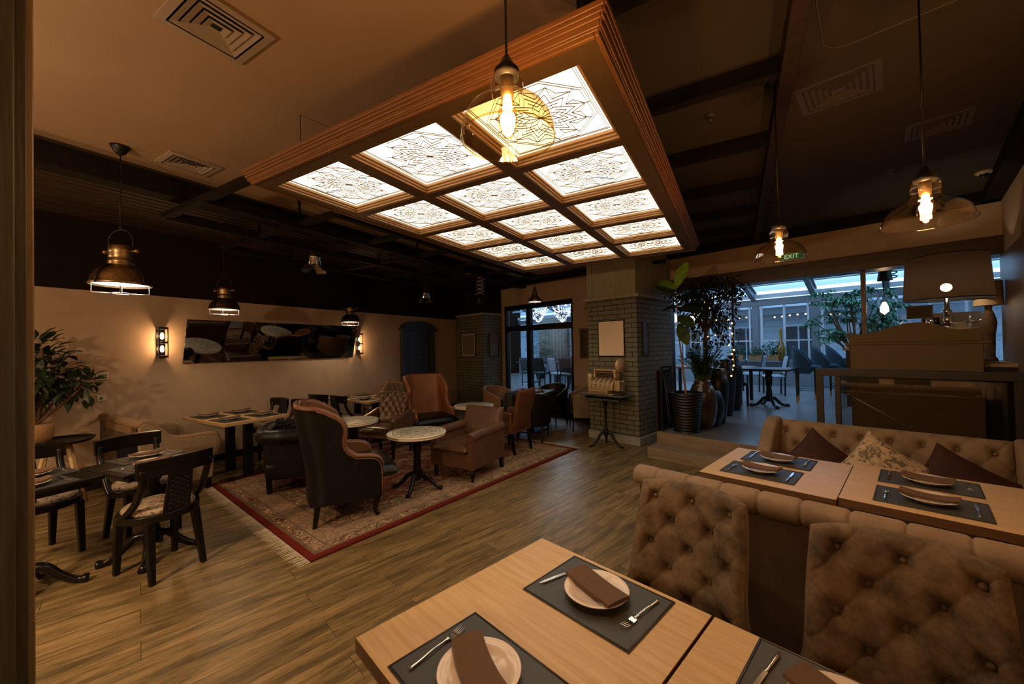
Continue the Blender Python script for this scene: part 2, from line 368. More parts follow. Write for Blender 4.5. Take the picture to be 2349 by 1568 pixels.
    win.bx(-7.5, -5.26, y0, y1, 2.0, 2.14); win.bx(-7.5, -5.26, y0, y1, .3, .4); win.bx(-7.5, -7.43, y0, y1, .3, 2.66)
    wo = struct(win.build('window_1', MT['black'], rz=A16, bevel=.004))
    g = MB(); g.bx(-7.43, -5.33, 7.015, 7.021, .4, 2.55); g.build('pane', M_glass('window_glass', (.9, .93, .95), 1.0), wo)
    # casing in front of the camera on the left
    k = MB(); k.bx(-1.75, -1.2, -.35, .182, 0, 3.25); k.bx(-1.196, -1.19, -.3, .10, 0, 2.3); k.bx(-1.196, -1.188, .115, .165, 0, 2.3)
    k.bx(-1.75, -1.17, -.35, .17, 2.36, 2.44); k.m = 1; k.bx(-1.72, -1.255, .18, .199, 0, 3.25)  # strip's lighter colour holds the reflections of warm lamps
    struct(k.build('trim_14', [MT['green'], MT['casing']], bevel=.003))
    # door casing on the right wall
    k = MB(); k.bx(.655, .70, 5.2, 5.5, .3, 2.62); k.bx(.63, .70, 4.55, 4.9, 0, 2.9); k.bx(.655, .70, 3.2, 4.55, 2.72, 2.9); k.bx(.67, .7, 4.9, 6.9, .3, 2.5)
    struct(k.build('trim_15', MT['casing'], rz=A16, bevel=.008))
    k = MB(); k.bx(.675, .70, 3.3, 4.5, 0, 2.7)
    for z0, z1 in ((.15, 1.0), (1.15, 2.1), (2.2, 2.6)): k.bx(.665, .69, 3.45, 4.35, z0, z1)
    struct(k.build('door_1', MT['casing'], rz=A16, bevel=.006))
    # panelled dark green door on the left wall
    G = M_plain('dark_green_paint', (.032, .034, .024), .4, noise=.15)
    d = MB(); d.bx(-6.7, -6.655, 6.52, 7.42, 0, 2.03)
    dr = struct(d.build('door_2', G, bevel=.005))
    pnl = MB()
    for z0, z1 in ((.15, .75), (.9, 1.35), (1.45, 1.9)): pnl.bx(-6.66, -6.64, 6.66, 7.28, z0, z1)
    pnl.build('door_panel', G, dr, bevel=.012)
    fr = MB(); fr.bx(-6.7, -6.62, 6.42, 6.53, 0, 2.06); fr.bx(-6.7, -6.62, 7.41, 7.52, 0, 2.06); fr.bx(-6.7, -6.58, 6.38, 7.56, 2.03, 2.09)
    out = [(6.36, 2.09), (7.58, 2.09)]+[(6.97+.55*math.cos(a), 2.10+.17*math.sin(a)) for a in [PI*i/14 for i in range(15)]]
    fr.prism(out, -6.7, -6.60, 'x'); inner = [(6.97+.1*math.cos(2*PI*i/20), 2.15+.07*math.sin(2*PI*i/20)) for i in range(20)]
    fr.prism(inner, -6.61, -6.585, 'x'); fr.build('door_frame', G, dr, bevel=.008)
    h = MB(); h.tube([(-6.65, 7.34, .98), (-6.60, 7.34, .98), (-6.60, 7.26, .98)], .01); h.build('door_handle', MT['brass'], dr)
setting()

def pillars():
    t = thing('brick_pillar', 'grey painted brick pillar with a pale panelled top, right behind the old cash register', 'pillar', R(-3.51, 5.68), A16, 'brick pillars')
    a = MB(); a.bx(-.46, .46, 0, 1.26, .13, 2.37); a.build('brickwork', MT['brickp'], t)
    a = MB(); a.bx(-.485, .485, -.025, 1.26, 0, .13); a.build('plinth', MT['grey'], t, bevel=.006)
    a = MB(); a.bx(-.46, .46, 0, 1.26, 2.40, 3.25); a.bx(-.46, -.36, -.015, 0, 2.42, 3.25); a.bx(.36, .46, -.015, 0, 2.42, 3.25)
    a.build('panelled_top', MT['grey'], t, bevel=.003)
    a = MB(); a.bx(-.53, .53, -.07, 1.26, 2.36, 2.41); a.build('ledge', MT['grey'], t, bevel=.006)
    t = thing('brick_pillar', 'dim brick pillar in the far corner beside the tall dark window, two picture frames on it', 'pillar', R(-8.25, 6.31), A16, 'brick pillars')
    a = MB(); a.bx(-.65, .65, 0, .63, .13, 2.45); a.build('brickwork', MT['brickp'], t)
    a = MB(); a.bx(-.67, .67, -.02, .63, 0, .13); a.build('plinth', MT['grey'], t, bevel=.006)
    a = MB(); a.bx(-.65, .65, 0, .63, 2.48, 3.25); a.build('panelled_top', MT['plaster_dark'], t)
    a = MB(); a.bx(-.69, .69, -.04, .63, 2.44, 2.49); a.build('ledge', MT['grey'], t, bevel=.006)
pillars()
# ---------------------------------------------------------------- luminous coffered panel
def star_lines(m, w, h, lw, z0, z1, dens=1, frame=True):
    # concentric twelve-point stars inside an octagon inside double lines
    def seg(a, b, wd=lw):
        a = Vector((a[0], a[1], 0)); b = Vector((b[0], b[1], 0)); d = b-a
        if d.length < 1e-5: return
        n = Vector((-d.y, d.x, 0)).normalized()*wd/2
        vs = [a-n, b-n, b+n, a+n]
        m.add([(p.x, p.y, z0) for p in vs]+[(p.x, p.y, z1) for p in vs], [(0, 1, 2, 3), (7, 6, 5, 4), (0, 4, 5, 1), (1, 5, 6, 2), (2, 6, 7, 3), (3, 7, 4, 0)])
    def poly(pts, wd=lw):
        for i in range(len(pts)): seg(pts[i], pts[(i+1) % len(pts)], wd)
    def P(r, a): return (r*w*math.cos(a), r*h*math.sin(a))
    if frame:
        for k in (.99, .955): poly([(-w*k, -h*k), (w*k, -h*k), (w*k, h*k), (-w*k, h*k)], lw*.8)
    o = .42
    for k in (.93, .88): poly([(-w*k, -h*k*o), (-w*k*o, -h*k), (w*k*o, -h*k), (w*k, -h*k*o), (w*k, h*k*o), (w*k*o, h*k), (-w*k*o, h*k), (-w*k, h*k*o)], lw*.7)
    n = 12
    for ro, ri, wd in ((.84, .56, 1), (.66, .46, 1.2), (.50, .34, .8), (.36, .2, .8)):
        poly([P(ro if i % 2 == 0 else ri, PI*i/n) for i in range(2*n)], lw*wd)
    for i in range(n):
        a = 2*PI*i/n; b = PI/n
        seg(P(0, a), P(.2, a+b), lw*.7); seg(P(.84, a), P(.93, a), lw*.6)
        seg(P(.56, a+b), P(.72, a+b), lw*.6); seg(P(.72, a+b), P(.84, a), lw*.6); seg(P(.72, a+b), P(.84, a+2*b), lw*.6)
        seg(P(.36, a), P(.46, a+b), lw*.6); seg(P(.46, a+b), P(.36, a+2*b), lw*.6)
def ceiling_panel():
    X0, X1, Y0, Y1, Z = -2.72, -.40, 1.34, 5.04, 2.70
    t = thing('ceiling_light_panel', 'large wood-framed ceiling light of fifteen glowing panes etched with star patterns', 'ceiling light', ((X0+X1)/2, (Y0+Y1)/2, Z))
    cx, cy = (X0+X1)/2, (Y0+Y1)/2
    wood = M_wood('panel_frame_wood', (.15, .062, .02), (.20, .083, .027), .42, scale=(3, 3, 20), strength=.03)
    low = M_plain('panel_underside_paint', (.095, .056, .021), .5, noise=.06)
    cols = [(-2.64, -1.985), (-1.90, -1.235), (-1.15, -.51)]; rows = [(1.445+.7135*k, 1.445+.7135*k+.645) for k in range(5)]
    g = MB(); g.bx(X0-cx, cols[0][0]-cx, Y0-cy, Y1-cy, 0, .07); g.bx(cols[2][1]-cx, X1-cx, Y0-cy, Y1-cy, 0, .07)
    for a, b in ((cols[0][1], cols[1][0]), (cols[1][1], cols[2][0])): g.bx(a-cx, b-cx, Y0-cy, Y1-cy, 0, .07)
    ys = [Y0]+[v for r in rows for v in r]+[Y1]
    for c in cols:
        for i in range(0, len(ys), 2): g.bx(c[0]-cx, c[1]-cx, ys[i]-cy, ys[i+1]-cy, 0, .07)
    g.build('grid_frame', low, t)
    # stepped crown around the edge
    def ring(m, e0, e1, z0, z1):
        a, b, c, d = X0-cx, X1-cx, Y0-cy, Y1-cy
        m.bx(a-e1, a-e0, c-e1, d+e1, z0, z1); m.bx(b+e0, b+e1, c-e1, d+e1, z0, z1); m.bx(a-e0, b+e0, c-e1, c-e0, z0, z1); m.bx(a-e0, b+e0, d+e0, d+e1, z0, z1)
    g = MB()
    for e0, e1, z0, z1 in ((-.012, .006, -.006, .085), (.006, .013, .008, .085), (.013, .020, .014, .085), (.020, .030, .034, .085), (.030, .038, .048, .085), (.038, .046, .062, .085)): ring(g, e0, e1, z0, z1)
    g.bx(X0-cx, X1-cx, Y0-cy, Y1-cy, .072, .085); g.build('crown_moulding', wood, t, bevel=.004)
    # panes
    pane_m, nt, b = nm('lit_opal_pane'); b.inputs['Base Color'].default_value = (.8, .75, .65, 1); b.inputs['Emission Color'].default_value = (1, .88, .67, 1); b.inputs['Emission Strength'].default_value = PANEL_E
    lm = M_plain('bronze_came', (.10, .055, .02), .5, noise=.2); mold = M_plain('gilt_moulding', (.42, .25, .11), .4, noise=.08)
    pane_me = came_me = mould_me = None
    for c in cols:
        for r in rows:
            w, h = (c[1]-c[0])/2, (r[1]-r[0])/2; ox, oy = (c[0]+c[1])/2-cx, (r[0]+r[1])/2-cy
            if pane_me is None:
                p = MB(); p.bx(-w+.03, w-.03, -h+.03, h-.03, .055, .065); o = p.build('lit_pane', pane_m, t, (ox, oy, 0)); pane_me = o.data
                q = MB(); star_lines(q, w-.05, h-.05, .0018, .051, .055); s = q.build('star_tracery', lm, o); came_me = s.data
                q = MB()
                for i, (e, z) in enumerate(((0, .012), (.012, .026), (.024, .040))):
                    W, H = w-e, h-e
                    for s_ in (-1, 1): q.bx(s_*W-s_*.012, s_*W, -H, H, z-.006, .055); q.bx(-W+.012, W-.012, s_*H-s_*.012, s_*H, z-.006, .055)
                k = q.build('coffer_moulding', mold, o, bevel=.003); mould_me = k.data
                ext = k
            else:
                o = bpy.data.objects.new('lit_pane', pane_me); C.objects.link(o); o.parent = t; o.location = (ox, oy, 0)
                s = bpy.data.objects.new('star_tracery', came_me); C.objects.link(s); s.parent = o
                k = ext.copy(); C.objects.link(k); k.parent = o
    for x, y in ((-.55, 1.6), (-.55, 3.2), (-.55, 4.8), (-2.6, 1.6), (-2.6, 3.2), (-2.6, 4.8)):
        q = MB(); q.tube([(x-cx, y-cy, .08), (x-cx, y-cy, .55)], .003, 6); q.build('hanging_wire', MT['black'], t)
PANEL_E = 1.9
ceiling_panel()
# ---------------------------------------------------------------- lamps
CORD = MT['black']
HOT = M_emit('glowing_filament', (1, .62, .30), 14)
HOT2 = M_emit('glowing_bulb', (1, .72, .42), 5)
def edison(parent, z, s=1.0):
    b = MB(); b.lathe([(.001, -.075*s), (.014*s, -.071*s), (.024*s, -.052*s), (.030*s, -.025*s), (.028*s, .0*s), (.019*s, .035*s), (.014*s, .06*s)], (0, 0, z), cap=False, n=20)
    o = b.build('bulb', M_glass('bulb_glass_%d' % id(b), (1, .82, .62), .8), parent)
    f = MB()
    for i in range(8):
        a = PI*i/4; f.tube([(.009*s*math.cos(a), .009*s*math.sin(a), z+.045*s), (.015*s*math.cos(a), .015*s*math.sin(a), z-.055*s)], .0034*s, 5)
    f.build('filament', HOT, o)
    return o
AMBER = M_glass('amber_glass', (.90, .76, .48), 1.0, .02, 1.5)
CLEAR = M_glass('pale_amber_glass', (.95, .84, .66), 1.2, .02, 1.5)
def glass_pendant(loc, ztop, zrim, rad, kind, label, power):
    H = ztop-loc[2]
    t = thing('glass_pendant_lamp', label, 'pendant lamp', (loc[0], loc[1], 3.25), 0, 'glass pendant lamps over the dining tables')
    zr = zrim-3.25
    c = MB(); c.lathe([(.055, 0), (.055, -.012), (.035, -.03), (.008, -.04)], n=24); c.build('canopy', MT['black'], t)
    if kind == 'bowl': pr = [(rad, 0), (rad*1.0, .02), (rad*.95, .05), (rad*.83, .08), (rad*.62, .105), (rad*.42, .117), (.047, .122), (.043, .130), (.048, .142), (.048, .175), (.040, .19), (.030, .195)]
    else: pr = [(rad, 0), (rad*.96, .012), (rad*.90, .045), (rad*.72, .075), (rad*.46, .095), (.052, .11), (.046, .13), (.050, .14), (.050, .175), (.035, .19)]
    top = pr[-1][1]
    c = MB(); c.tube([(0, 0, -.03), (0, 0, zr+top+.05)], .0038, 6); c.build('cord', CORD, t)
    c = MB(); c.lathe([(.036, zr+top-.012), (.038, zr+top+.008), (.02, zr+top+.03), (.008, zr+top+.055)], n=20); c.build('cap', MT['black'], t)
    g = MB(); g.lathe([(r, z+zr) for r, z in pr], cap=False, n=48); s = g.build('glass_shade', AMBER if kind == 'bowl' else CLEAR, t)
    rm = MB(); rm.tube([(rad*math.cos(2*PI*i/40), rad*math.sin(2*PI*i/40), zr) for i in range(40)], .0025, 5, closed=True); rm.build('rim', AMBER, s)
    so = MB(); so.lathe([(.019, zr+top-.07), (.021, zr+top-.03), (.021, zr+top)], n=16); so.build('lamp_holder', MT['brass'], t)
    edison(t, zr+top-.115, 1.0 if kind == 'bowl' else 1.05)
    light('pendant_glow', (loc[0], loc[1], 3.25+zr+top-.115), power, (1, .67, .38), .03)
glass_pendant((-.572, .988, 0), 0, 2.215, .138, 'bowl', 'amber glass bowl pendant glowing in front of the star-patterned ceiling light', 34)
glass_pendant((.72, 2.35, 0), 0, 2.10, .15, 'dish', 'wide clear glass dish pendant over the table nearest the tufted sofa', 20)
glass_pendant((.245, 2.965, 0), 0, 2.13, .14, 'dish', 'smaller-looking glass dish pendant hanging in front of the green exit sign', 16)
def cage_lamp(x, y, zrim, r, label, power=8, wavy=False):
    t = thing('caged_dome_lamp', label, 'pendant lamp', (x, y, 3.25), 0, 'aged brass caged dome lamps')
    t.rotation_euler = (0, 0, .5)
    z = zrim-3.25; B = MT['brass']; k = r/.18
    c = MB(); c.lathe([(.062, 0), (.058, -.012), (.045, -.03), (.032, -.055), (.012, -.07)], n=24); c.build('canopy', MT['iron'], t)
    c = MB(); c.tube([(0, 0, -.06), (.006, .004, (z+.5)*.4), (-.004, 0, (z+.5)*.7), (0, 0, z+.39*k+r*.55)], .004, 6); c.build('cord', CORD, t)
    k = r/.18
    d = MB(); d.lathe([(r*1.0, z), (r*1.03, z+.008*k), (r*.99, z+.02*k), (r*.93, z+.06*k), (r*.80, z+.105*k), (r*.60, z+.135*k), (r*.42, z+.15*k), (r*.40, z+.17*k), (r*.41, z+.172*k),
                       (r*.41, z+.205*k), (r*.39, z+.208*k), (r*.39, z+.216*k), (r*.41, z+.22*k), (r*.39, z+.232*k), (r*.41, z+.24*k), (r*.39, z+.252*k), (r*.41, z+.26*k), (r*.41, z+.30*k), (r*.34, z+.315*k), (.01, z+.32*k)], cap=False, n=40)
    d.build('dome_shade', B, t, solid=.002)
    i = MB(); i.lathe([(.001, z+.035*k), (r*.5, z+.033*k), (r*.93, z+.014*k)], cap=False, n=36); i.build('reflector', M_emit('lit_reflector', (1, .86, .66), 2.6), t)
    b = MB(); b.sphere((0, 0, z+.03*k), .028*k, 10); b.build('bulb', HOT2, t)
    hn = MB(); hw = r*.55
    hn.tube([(hw, 0, z+.27*k), (hw, 0, z+.35*k)]+[(hw*math.cos(a), 0, z+.35*k+hw*.95*math.sin(a)) for a in [PI*q/12 for q in range(1, 12)]]+[(-hw, 0, z+.35*k), (-hw, 0, z+.27*k)], .005*k, 7)
    hn.tube([(0, 0, z+.35*k+hw*.95), (0, 0, z+.35*k+hw*.95+.04)], .009*k, 8)
    hn.build('handle_bracket', MT['iron'], t)
    for s in (-1, 1):
        q = MB(); q.tube([(s*(r*.40), 0, z+.27*k), (s*(hw+.02*k), 0, z+.27*k)], .008*k, 8); q.sphere((s*(hw+.03*k), 0, z+.27*k), .017*k, 8); q.build('wing_screw', B, t)
    for a in range(4):
        an = PI/2*a; cs, sn = math.cos(an), math.sin(an); rb = MB()
        rb.tube([(r*f*cs*1.03, r*f*sn*1.03, z+h*k) for f, h in ((1.03, .0), (.96, .055), (.83, .105), (.62, .14), (.44, .155))], .006*k, 6)
        rb.build('shade_rib', MT['iron'], t)
    cg = MB(); zc = z-.062*k
    for a in range(4):
        an = PI/2*a+PI/4; cs, sn = math.cos(an), math.sin(an); cg.tube([(r*.9*cs, r*.9*sn, z+.004), (r*.9*cs, r*.9*sn, zc), (r*.32*cs, r*.32*sn, zc)], .0032*k, 6)
    cg.tube([(r*.32*math.cos(2*PI*i/20), r*.32*math.sin(2*PI*i/20), zc) for i in range(20)], .0032*k, 6, closed=True)
    cg.build('wire_guard', MT['chrome'], t)
    light('cage_lamp_glow', (x, y, zrim-.012), power, (1, .74, .48), r*.5, 'SPOT', (0, 0, 0), spot=2.5, blend=.6)
cage_lamp(-4.19, 1.10, 2.145, .18, 'largest-looking caged dome lamp, hanging over the small black tables', 12)
cage_lamp(-5.587, 2.417, 2.14, .165, 'caged dome lamp hanging in front of the left half of the long mirror', 12)
cage_lamp(-6.1, 4.65, 2.11, .165, 'caged dome lamp hanging by the right end of the long mirror', 12)
def bell_lamp(x, y, zrim, r, label):
    t = thing('bell_pendant_lamp', label, 'pendant lamp', (x, y, 3.25)); z = zrim-3.25
    c = MB(); c.lathe([(.05, 0), (.04, -.03), (.01, -.05)], n=20); c.build('canopy', MT['iron'], t)
    c = MB(); c.tube([(0, 0, -.04), (0, 0, z+.24)], .004, 6); c.build('cord', CORD, t)
    d = MB(); d.lathe([(r, z), (r*.97, z+.015), (r*.8, z+.06), (r*.5, z+.09), (r*.4, z+.11), (r*.36, z+.17), (r*.2, z+.2), (.012, z+.25)], cap=False, n=32); d.build('bell_shade', MT['brass'], t, solid=.002)
    i = MB(); i.lathe([(.001, z+.012), (r*.9, z+.006)], cap=False, n=24); i.build('reflector', M_emit('lit_bell', (1, .80, .55), 1.6), t)
    for a in range(4):
        g = MB(); g.tube([(r*.8*math.cos(PI/2*a+.3), r*.8*math.sin(PI/2*a+.3), z), (r*.8*math.cos(PI/2*a+.3), r*.8*math.sin(PI/2*a+.3), z-.035)], .0025, 5)
        g.build('guard_wire', MT['brass'], t)
    light('bell_glow', (x, y, zrim-.01), 6, (1, .7, .42), .05, 'SPOT', (0, 0, 0), spot=2.4)
bell_lamp(-2.777, 5.546, 2.31, .112, 'small bell-shaped brass lamp hanging before the tall dark window')
# wall sconces
def sconce(y, z0, z1, label):
    t = thing('wall_sconce', label, 'wall lamp', (-6.7, y, (z0+z1)/2), 0, 'black two-bulb wall sconces'); h = (z1-z0)/2; w = .045
    a = MB(); a.bx(0, .012, -w, w, -h, h); a.build('backplate', MT['black'], t)
    a = MB(); a.bx(0, .11, -w, w, h-.03, h); a.bx(0, .11, -w, w, -h, -h+.03); a.bx(.0, .11, -w, w, -.012, .012)
    for s in (-1, 1): a.bx(.10, .11, s*w-.006, s*w+.006, -h, h)
    a.build('cage_frame', MT['black'], t, bevel=.002)
    for zz in (-h*.42, h*.42):
        b = MB(); b.lathe([(.001, -.045), (.016, -.035), (.022, -.01), (.018, .02), (.01, .045)], (.055, 0, zz), n=14); b.build('bulb', HOT2, t)
        light('sconce_glow', (-6.7+.075, y, (z0+z1)/2+zz), 4.5, (1, .56, .26), .02)
sconce(2.14, 1.55, 1.96, 'black two-bulb wall sconce left of the long mirror')
sconce(5.27, 1.52, 1.94, 'black two-bulb wall sconce right of the long mirror')
# pendants over the tables behind the viewer light the near half of the room
for i, (x, y, z, p) in enumerate(((-3.0, -.9, 2.15, 125), (-5.2, -.8, 2.15, 50), (-.3, -1.3, 2.2, 22))):
    light('dining_pendant_glow', (x, y, z), p*.5, (1, .65, .36), .06); light('dining_pendant_downlight', (x, y, z-.1), p*.9, (1, .70, .42), .12, 'SPOT', (0, 0, 0), spot=2.7, blend=.7)
# camera-style ceiling spotlights
def spotlight(x, y, z, label, k=1.0):
    t = thing('theatre_spotlight', label, 'spotlight', (x, y, 3.03), 0, 'small theatre spotlights on the ceiling grid'); dz = z-3.03
    a = MB(); a.tube([(0, 0, 0), (0, 0, dz+.2*k)], .012, 8); a.box((0, 0, -.01), (.09, .05, .03)); a.build('hanger', MT['iron'], t)
    a = MB(); a.tube([(-.075*k, 0, dz+.05*k), (-.075*k, 0, dz+.2*k), (.075*k, 0, dz+.2*k), (.075*k, 0, dz+.05*k)], .007, 6); a.build('yoke', MT['iron'], t)
    a = MB(); a.lathe([(.03*k, dz+.17*k), (.055*k, dz+.15*k), (.05*k, dz+.07*k), (.058*k, dz+.065*k), (.058*k, dz+.05*k), (.05*k, dz+.045*k), (.062*k, dz-.02*k)], n=24, cap=False); a.build('lamp_body', MT['chrome'], t, solid=.003)
    a = MB(); a.lathe([(.001, dz-.005), (.055*k, dz-.008)], n=20, cap=False); a.build('lens', MT['white'], t)
    for q in range(4):
        an = PI/2*q+.4; cs, sn = math.cos(an), math.sin(an)
        b = MB(); b.add([(.06*k*cs-.05*k*sn, .06*k*sn+.05*k*cs, dz-.02*k), (.06*k*cs+.05*k*sn, .06*k*sn-.05*k*cs, dz-.02*k), (.11*k*cs+.05*k*sn, .11*k*sn-.05*k*cs, dz-.08*k), (.11*k*cs-.05*k*sn, .11*k*sn+.05*k*cs, dz-.08*k)], [(0, 1, 2, 3)])
        b.build('barn_door', MT['chrome'], t, solid=.002)
spotlight(-5.22, 3.4, 2.86, 'chrome barn-door spotlight on the grid above the long mirror', 1.5)
spotlight(-5.52, 6.03, 2.66, 'chrome barn-door spotlight nearest the dark green door', 1.3)
def pantograph(x, y):
    t = thing('scissor_arm_spotlight', 'spotlight on a folding scissor arm hanging from a short ceiling rail', 'spotlight', (x, y, 3.05), .3)
    a = MB(); a.bx(-.28, .28, -.012, .012, -.03, 0); a.build('ceiling_rail', MT['chrome'], t)
    for sy in (-.03, .05):
        a = MB()
        for i in range(5):
            z = -.05-i*.075
            a.tube([(-.09, sy, z), (.09, sy, z-.075)], .006, 5); a.tube([(.09, sy+.008, z), (-.09, sy+.008, z-.075)], .006, 5)
        a.build('scissor_arm', MT['chrome'], t)
    a = MB(); a.lathe([(.03, -.62), (.055, -.60), (.05, -.48), (.03, -.44), (.01, -.42)], n=20); a.build('lamp_body', MT['iron'], t)
pantograph(-4.28, 6.17)
# ceiling vents
def vent(cx, cy, wx, wy, rz, label):
    t = thing('ceiling_vent', label, 'air vent', (cx, cy, 3.25), rz, 'square louvred ceiling vents'); h = MT['ceil']
    a = MB()
    def ring(m, X, Y, w, z0, z1, sl=0):
        o = [(-X, -Y), (X, -Y), (X, Y), (-X, Y)]; i = [(-X+w, -Y+w), (X-w, -Y+w), (X-w, Y-w), (-X+w, Y-w)]
        vs = [(p[0], p[1], z0) for p in o]+[(p[0], p[1], z1) for p in i]
        m.add(vs, [(k, k+4, (k+1) % 4+4, (k+1) % 4) for k in range(4)])
    X, Y = wx/2, wy/2
    ring(a, X, Y, .035, -.012, -.014); ring(a, X, Y, .002, 0, -.012); a.build('flange', MT['ventm'], t, solid=.002)
    b = MB(); b.bx(-X+.02, X-.02, -Y+.02, Y-.02, -.004, -.001); b.build('duct_opening', MT['black'], t)
    for k in range(5):
        e = .045+k*.032
        if X-e < .02 or Y-e < .02: break
        l = MB(); ring(l, X-e, Y-e, .026, -.014, -.006 if k < 4 else -.01); l.build('louvre', MT['ventm'], t, solid=.002)
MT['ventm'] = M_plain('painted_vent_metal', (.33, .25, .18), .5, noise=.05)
vent(-2.235, .945, .37, .38, .0, 'largest-looking ceiling vent, nearest the left casing')
vent(-4.09, 1.51, .33, .37, 0, 'ceiling vent beside the corner of the wooden light panel')
MT['ventm'] = M_plain('dark_vent_metal', (.085, .066, .046), .5, noise=.05)  # same vents, darkened to suit the shade coloured into this ceiling part
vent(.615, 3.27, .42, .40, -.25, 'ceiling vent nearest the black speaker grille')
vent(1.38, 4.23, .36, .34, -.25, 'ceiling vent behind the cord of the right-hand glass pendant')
def speaker_panel():
    t = thing('ceiling_speaker', 'flat dark grille panel fixed to the ceiling beside the long beam', 'speaker', (.70, 2.35, 3.25), -.22)
    a = MB(); a.bx(-.45, .36, -.42, .42, -.03, 0); a.build('housing', MT['ceil_dark'], t, bevel=.01)
    g = MB(); pts = arc((-.2, -.17), .12, PI, 1.5*PI, 6)+arc((.25, -.17), .12, 1.5*PI, 2*PI, 6)+arc((.25, .25), .12, 0, PI/2, 6)+arc((-.2, .25), .12, PI/2, PI, 6)
    g.tube([(x, y, -.031) for x, y in pts], .006, 5, closed=True); g.build('grille_ridge', MT['ventm'], t)
speaker_panel()
def smoke(x, y, label, grp):
    t = thing('sprinkler', label, 'sprinkler', (x, y, 3.24), 0, grp)
    a = MB(); a.lathe([(.035, 0), (.032, -.008), (.014, -.012)], n=20); a.build('escutcheon', MT['ventm'], t)
    a = MB(); a.tube([(0, 0, -.01), (0, 0, -.03)], .006, 6); a.tube([(-.016, 0, -.012), (-.012, 0, -.04), (.012, 0, -.04), (.016, 0, -.012)], .0025, 5); a.lathe([(.016, -.042), (.016, -.039)], n=14); a.build('sprinkler_head', MT['brass'], t)
smoke(-.13, 3.13, 'small sprinkler between the first two dark cross beams right of the light panel', 'ceiling sprinklers')
smoke(1.33, 5.08, 'small sprinkler on the dark ceiling above the exit sign wall', 'ceiling sprinklers')
smoke(-1.07, 1.28, 'small sprinkler on the ceiling behind the cord of the amber glass pendant', 'ceiling sprinklers')
t = thing('dome_camera', 'white security dome camera at the ceiling corner', 'security camera', (2.15, 5.65, 3.24))
a = MB(); a.lathe([(.062, 0), (.062, -.014), (.045, -.028)], n=28); a.build('base_ring', MT['white'], t)
a = MB(); a.lathe([(.034, -.026), (.03, -.045), (.016, -.058), (.001, -.062)], n=24, cap=False); a.build('dome', MT['black'], t)
def text_mesh(par, name, body, size, loc, rot, mat):
    cu = bpy.data.curves.new(name, 'FONT'); cu.body = body; cu.size = size; cu.align_x = 'CENTER'; cu.align_y = 'CENTER'; cu.extrude = .001
    o = bpy.data.objects.new(name+'_src', cu); C.objects.link(o)
    me = bpy.data.meshes.new_from_object(o.evaluated_get(bpy.context.evaluated_depsgraph_get())); bpy.data.objects.remove(o); bpy.data.curves.remove(cu)
    me.materials.clear(); me.materials.append(mat); o = bpy.data.objects.new(name, me); C.objects.link(o); o.parent = par; o.location = loc; o.rotation_euler = rot
    return o
# exit sign
t = thing('exit_sign', 'green exit sign on the wall above the wide opening', 'exit sign', R(-1.22, 6.93, 2.845), A16)
a = MB(); a.bx(-.16, .16, -.03, .0, -.06, .06); a.build('sign_case', MT['white'], t, bevel=.004)
a = MB(); a.bx(-.15, .13, -.034, -.03, -.05, .05); a.build('sign_face', M_emit('green_sign_face', (.01, .09, .03), .35), t)
text_mesh(t, 'sign_lettering', 'EXIT', .085, (-.01, -.036, 0), (PI/2, 0, 0), M_emit('sign_letters', (.5, .75, .5), .6))
MT['oakedge'] = M_wood('dark_oak_edge', (.10, .048, .018), (.17, .085, .035), .5, scale=(2, 20, 20))
# ---------------------------------------------------------------- place settings
def plate_src():
    m = MB(); m.lathe([(.001, .004), (.062, .004), (.068, .0), (.072, .003), (.080, .010), (.107, .020), (.1085, .0225), (.106, .0235), (.079, .0145), (.072, .010), (.001, .010)], n=48, cap=False)
    return m
PLATE = None
def napkin_mesh(curl=.03):
    # folded cloth bowed over the plate: two layers, open fold along one side
    m = MB(); L, W = .108, .044
    def top(u, v):
        x = (u-.5)*2*L; z = .0245+.010*(abs(u-.5)*2)**2+.003*math.sin(v*PI)
        return (x, (v-.5)*2*W+.006*math.cos((u-.5)*PI)-.012*(1-(abs(u-.5)*2)**2), z)
    m.surf(top, 16, 6); m.surf(lambda u, v: (Vector(top(u, 1-v))-Vector((0, -.003, .009))), 16, 6)
    for k in (0, 1): m.surf(lambda u, v, k=k: Vector(top(u, k)).lerp(Vector(top(u, k))-Vector((0, -.003, .009)), v if k == 0 else 1-v), 16, 1)
    for k in (0, 1): m.surf(lambda u, v, k=k: Vector(top(k, u)).lerp(Vector(top(k, u))-Vector((0, -.003, .009)), 1-v if k == 0 else v), 6, 1)
    return m
NAP = PLA = MATT = FORK = KNIFE = None
def copy_mesh(src, name, loc, rz):
    o = src.copy(); o.name = name; C.objects.link(o); o.location = loc; o.rotation_euler = (0, 0, rz); return o
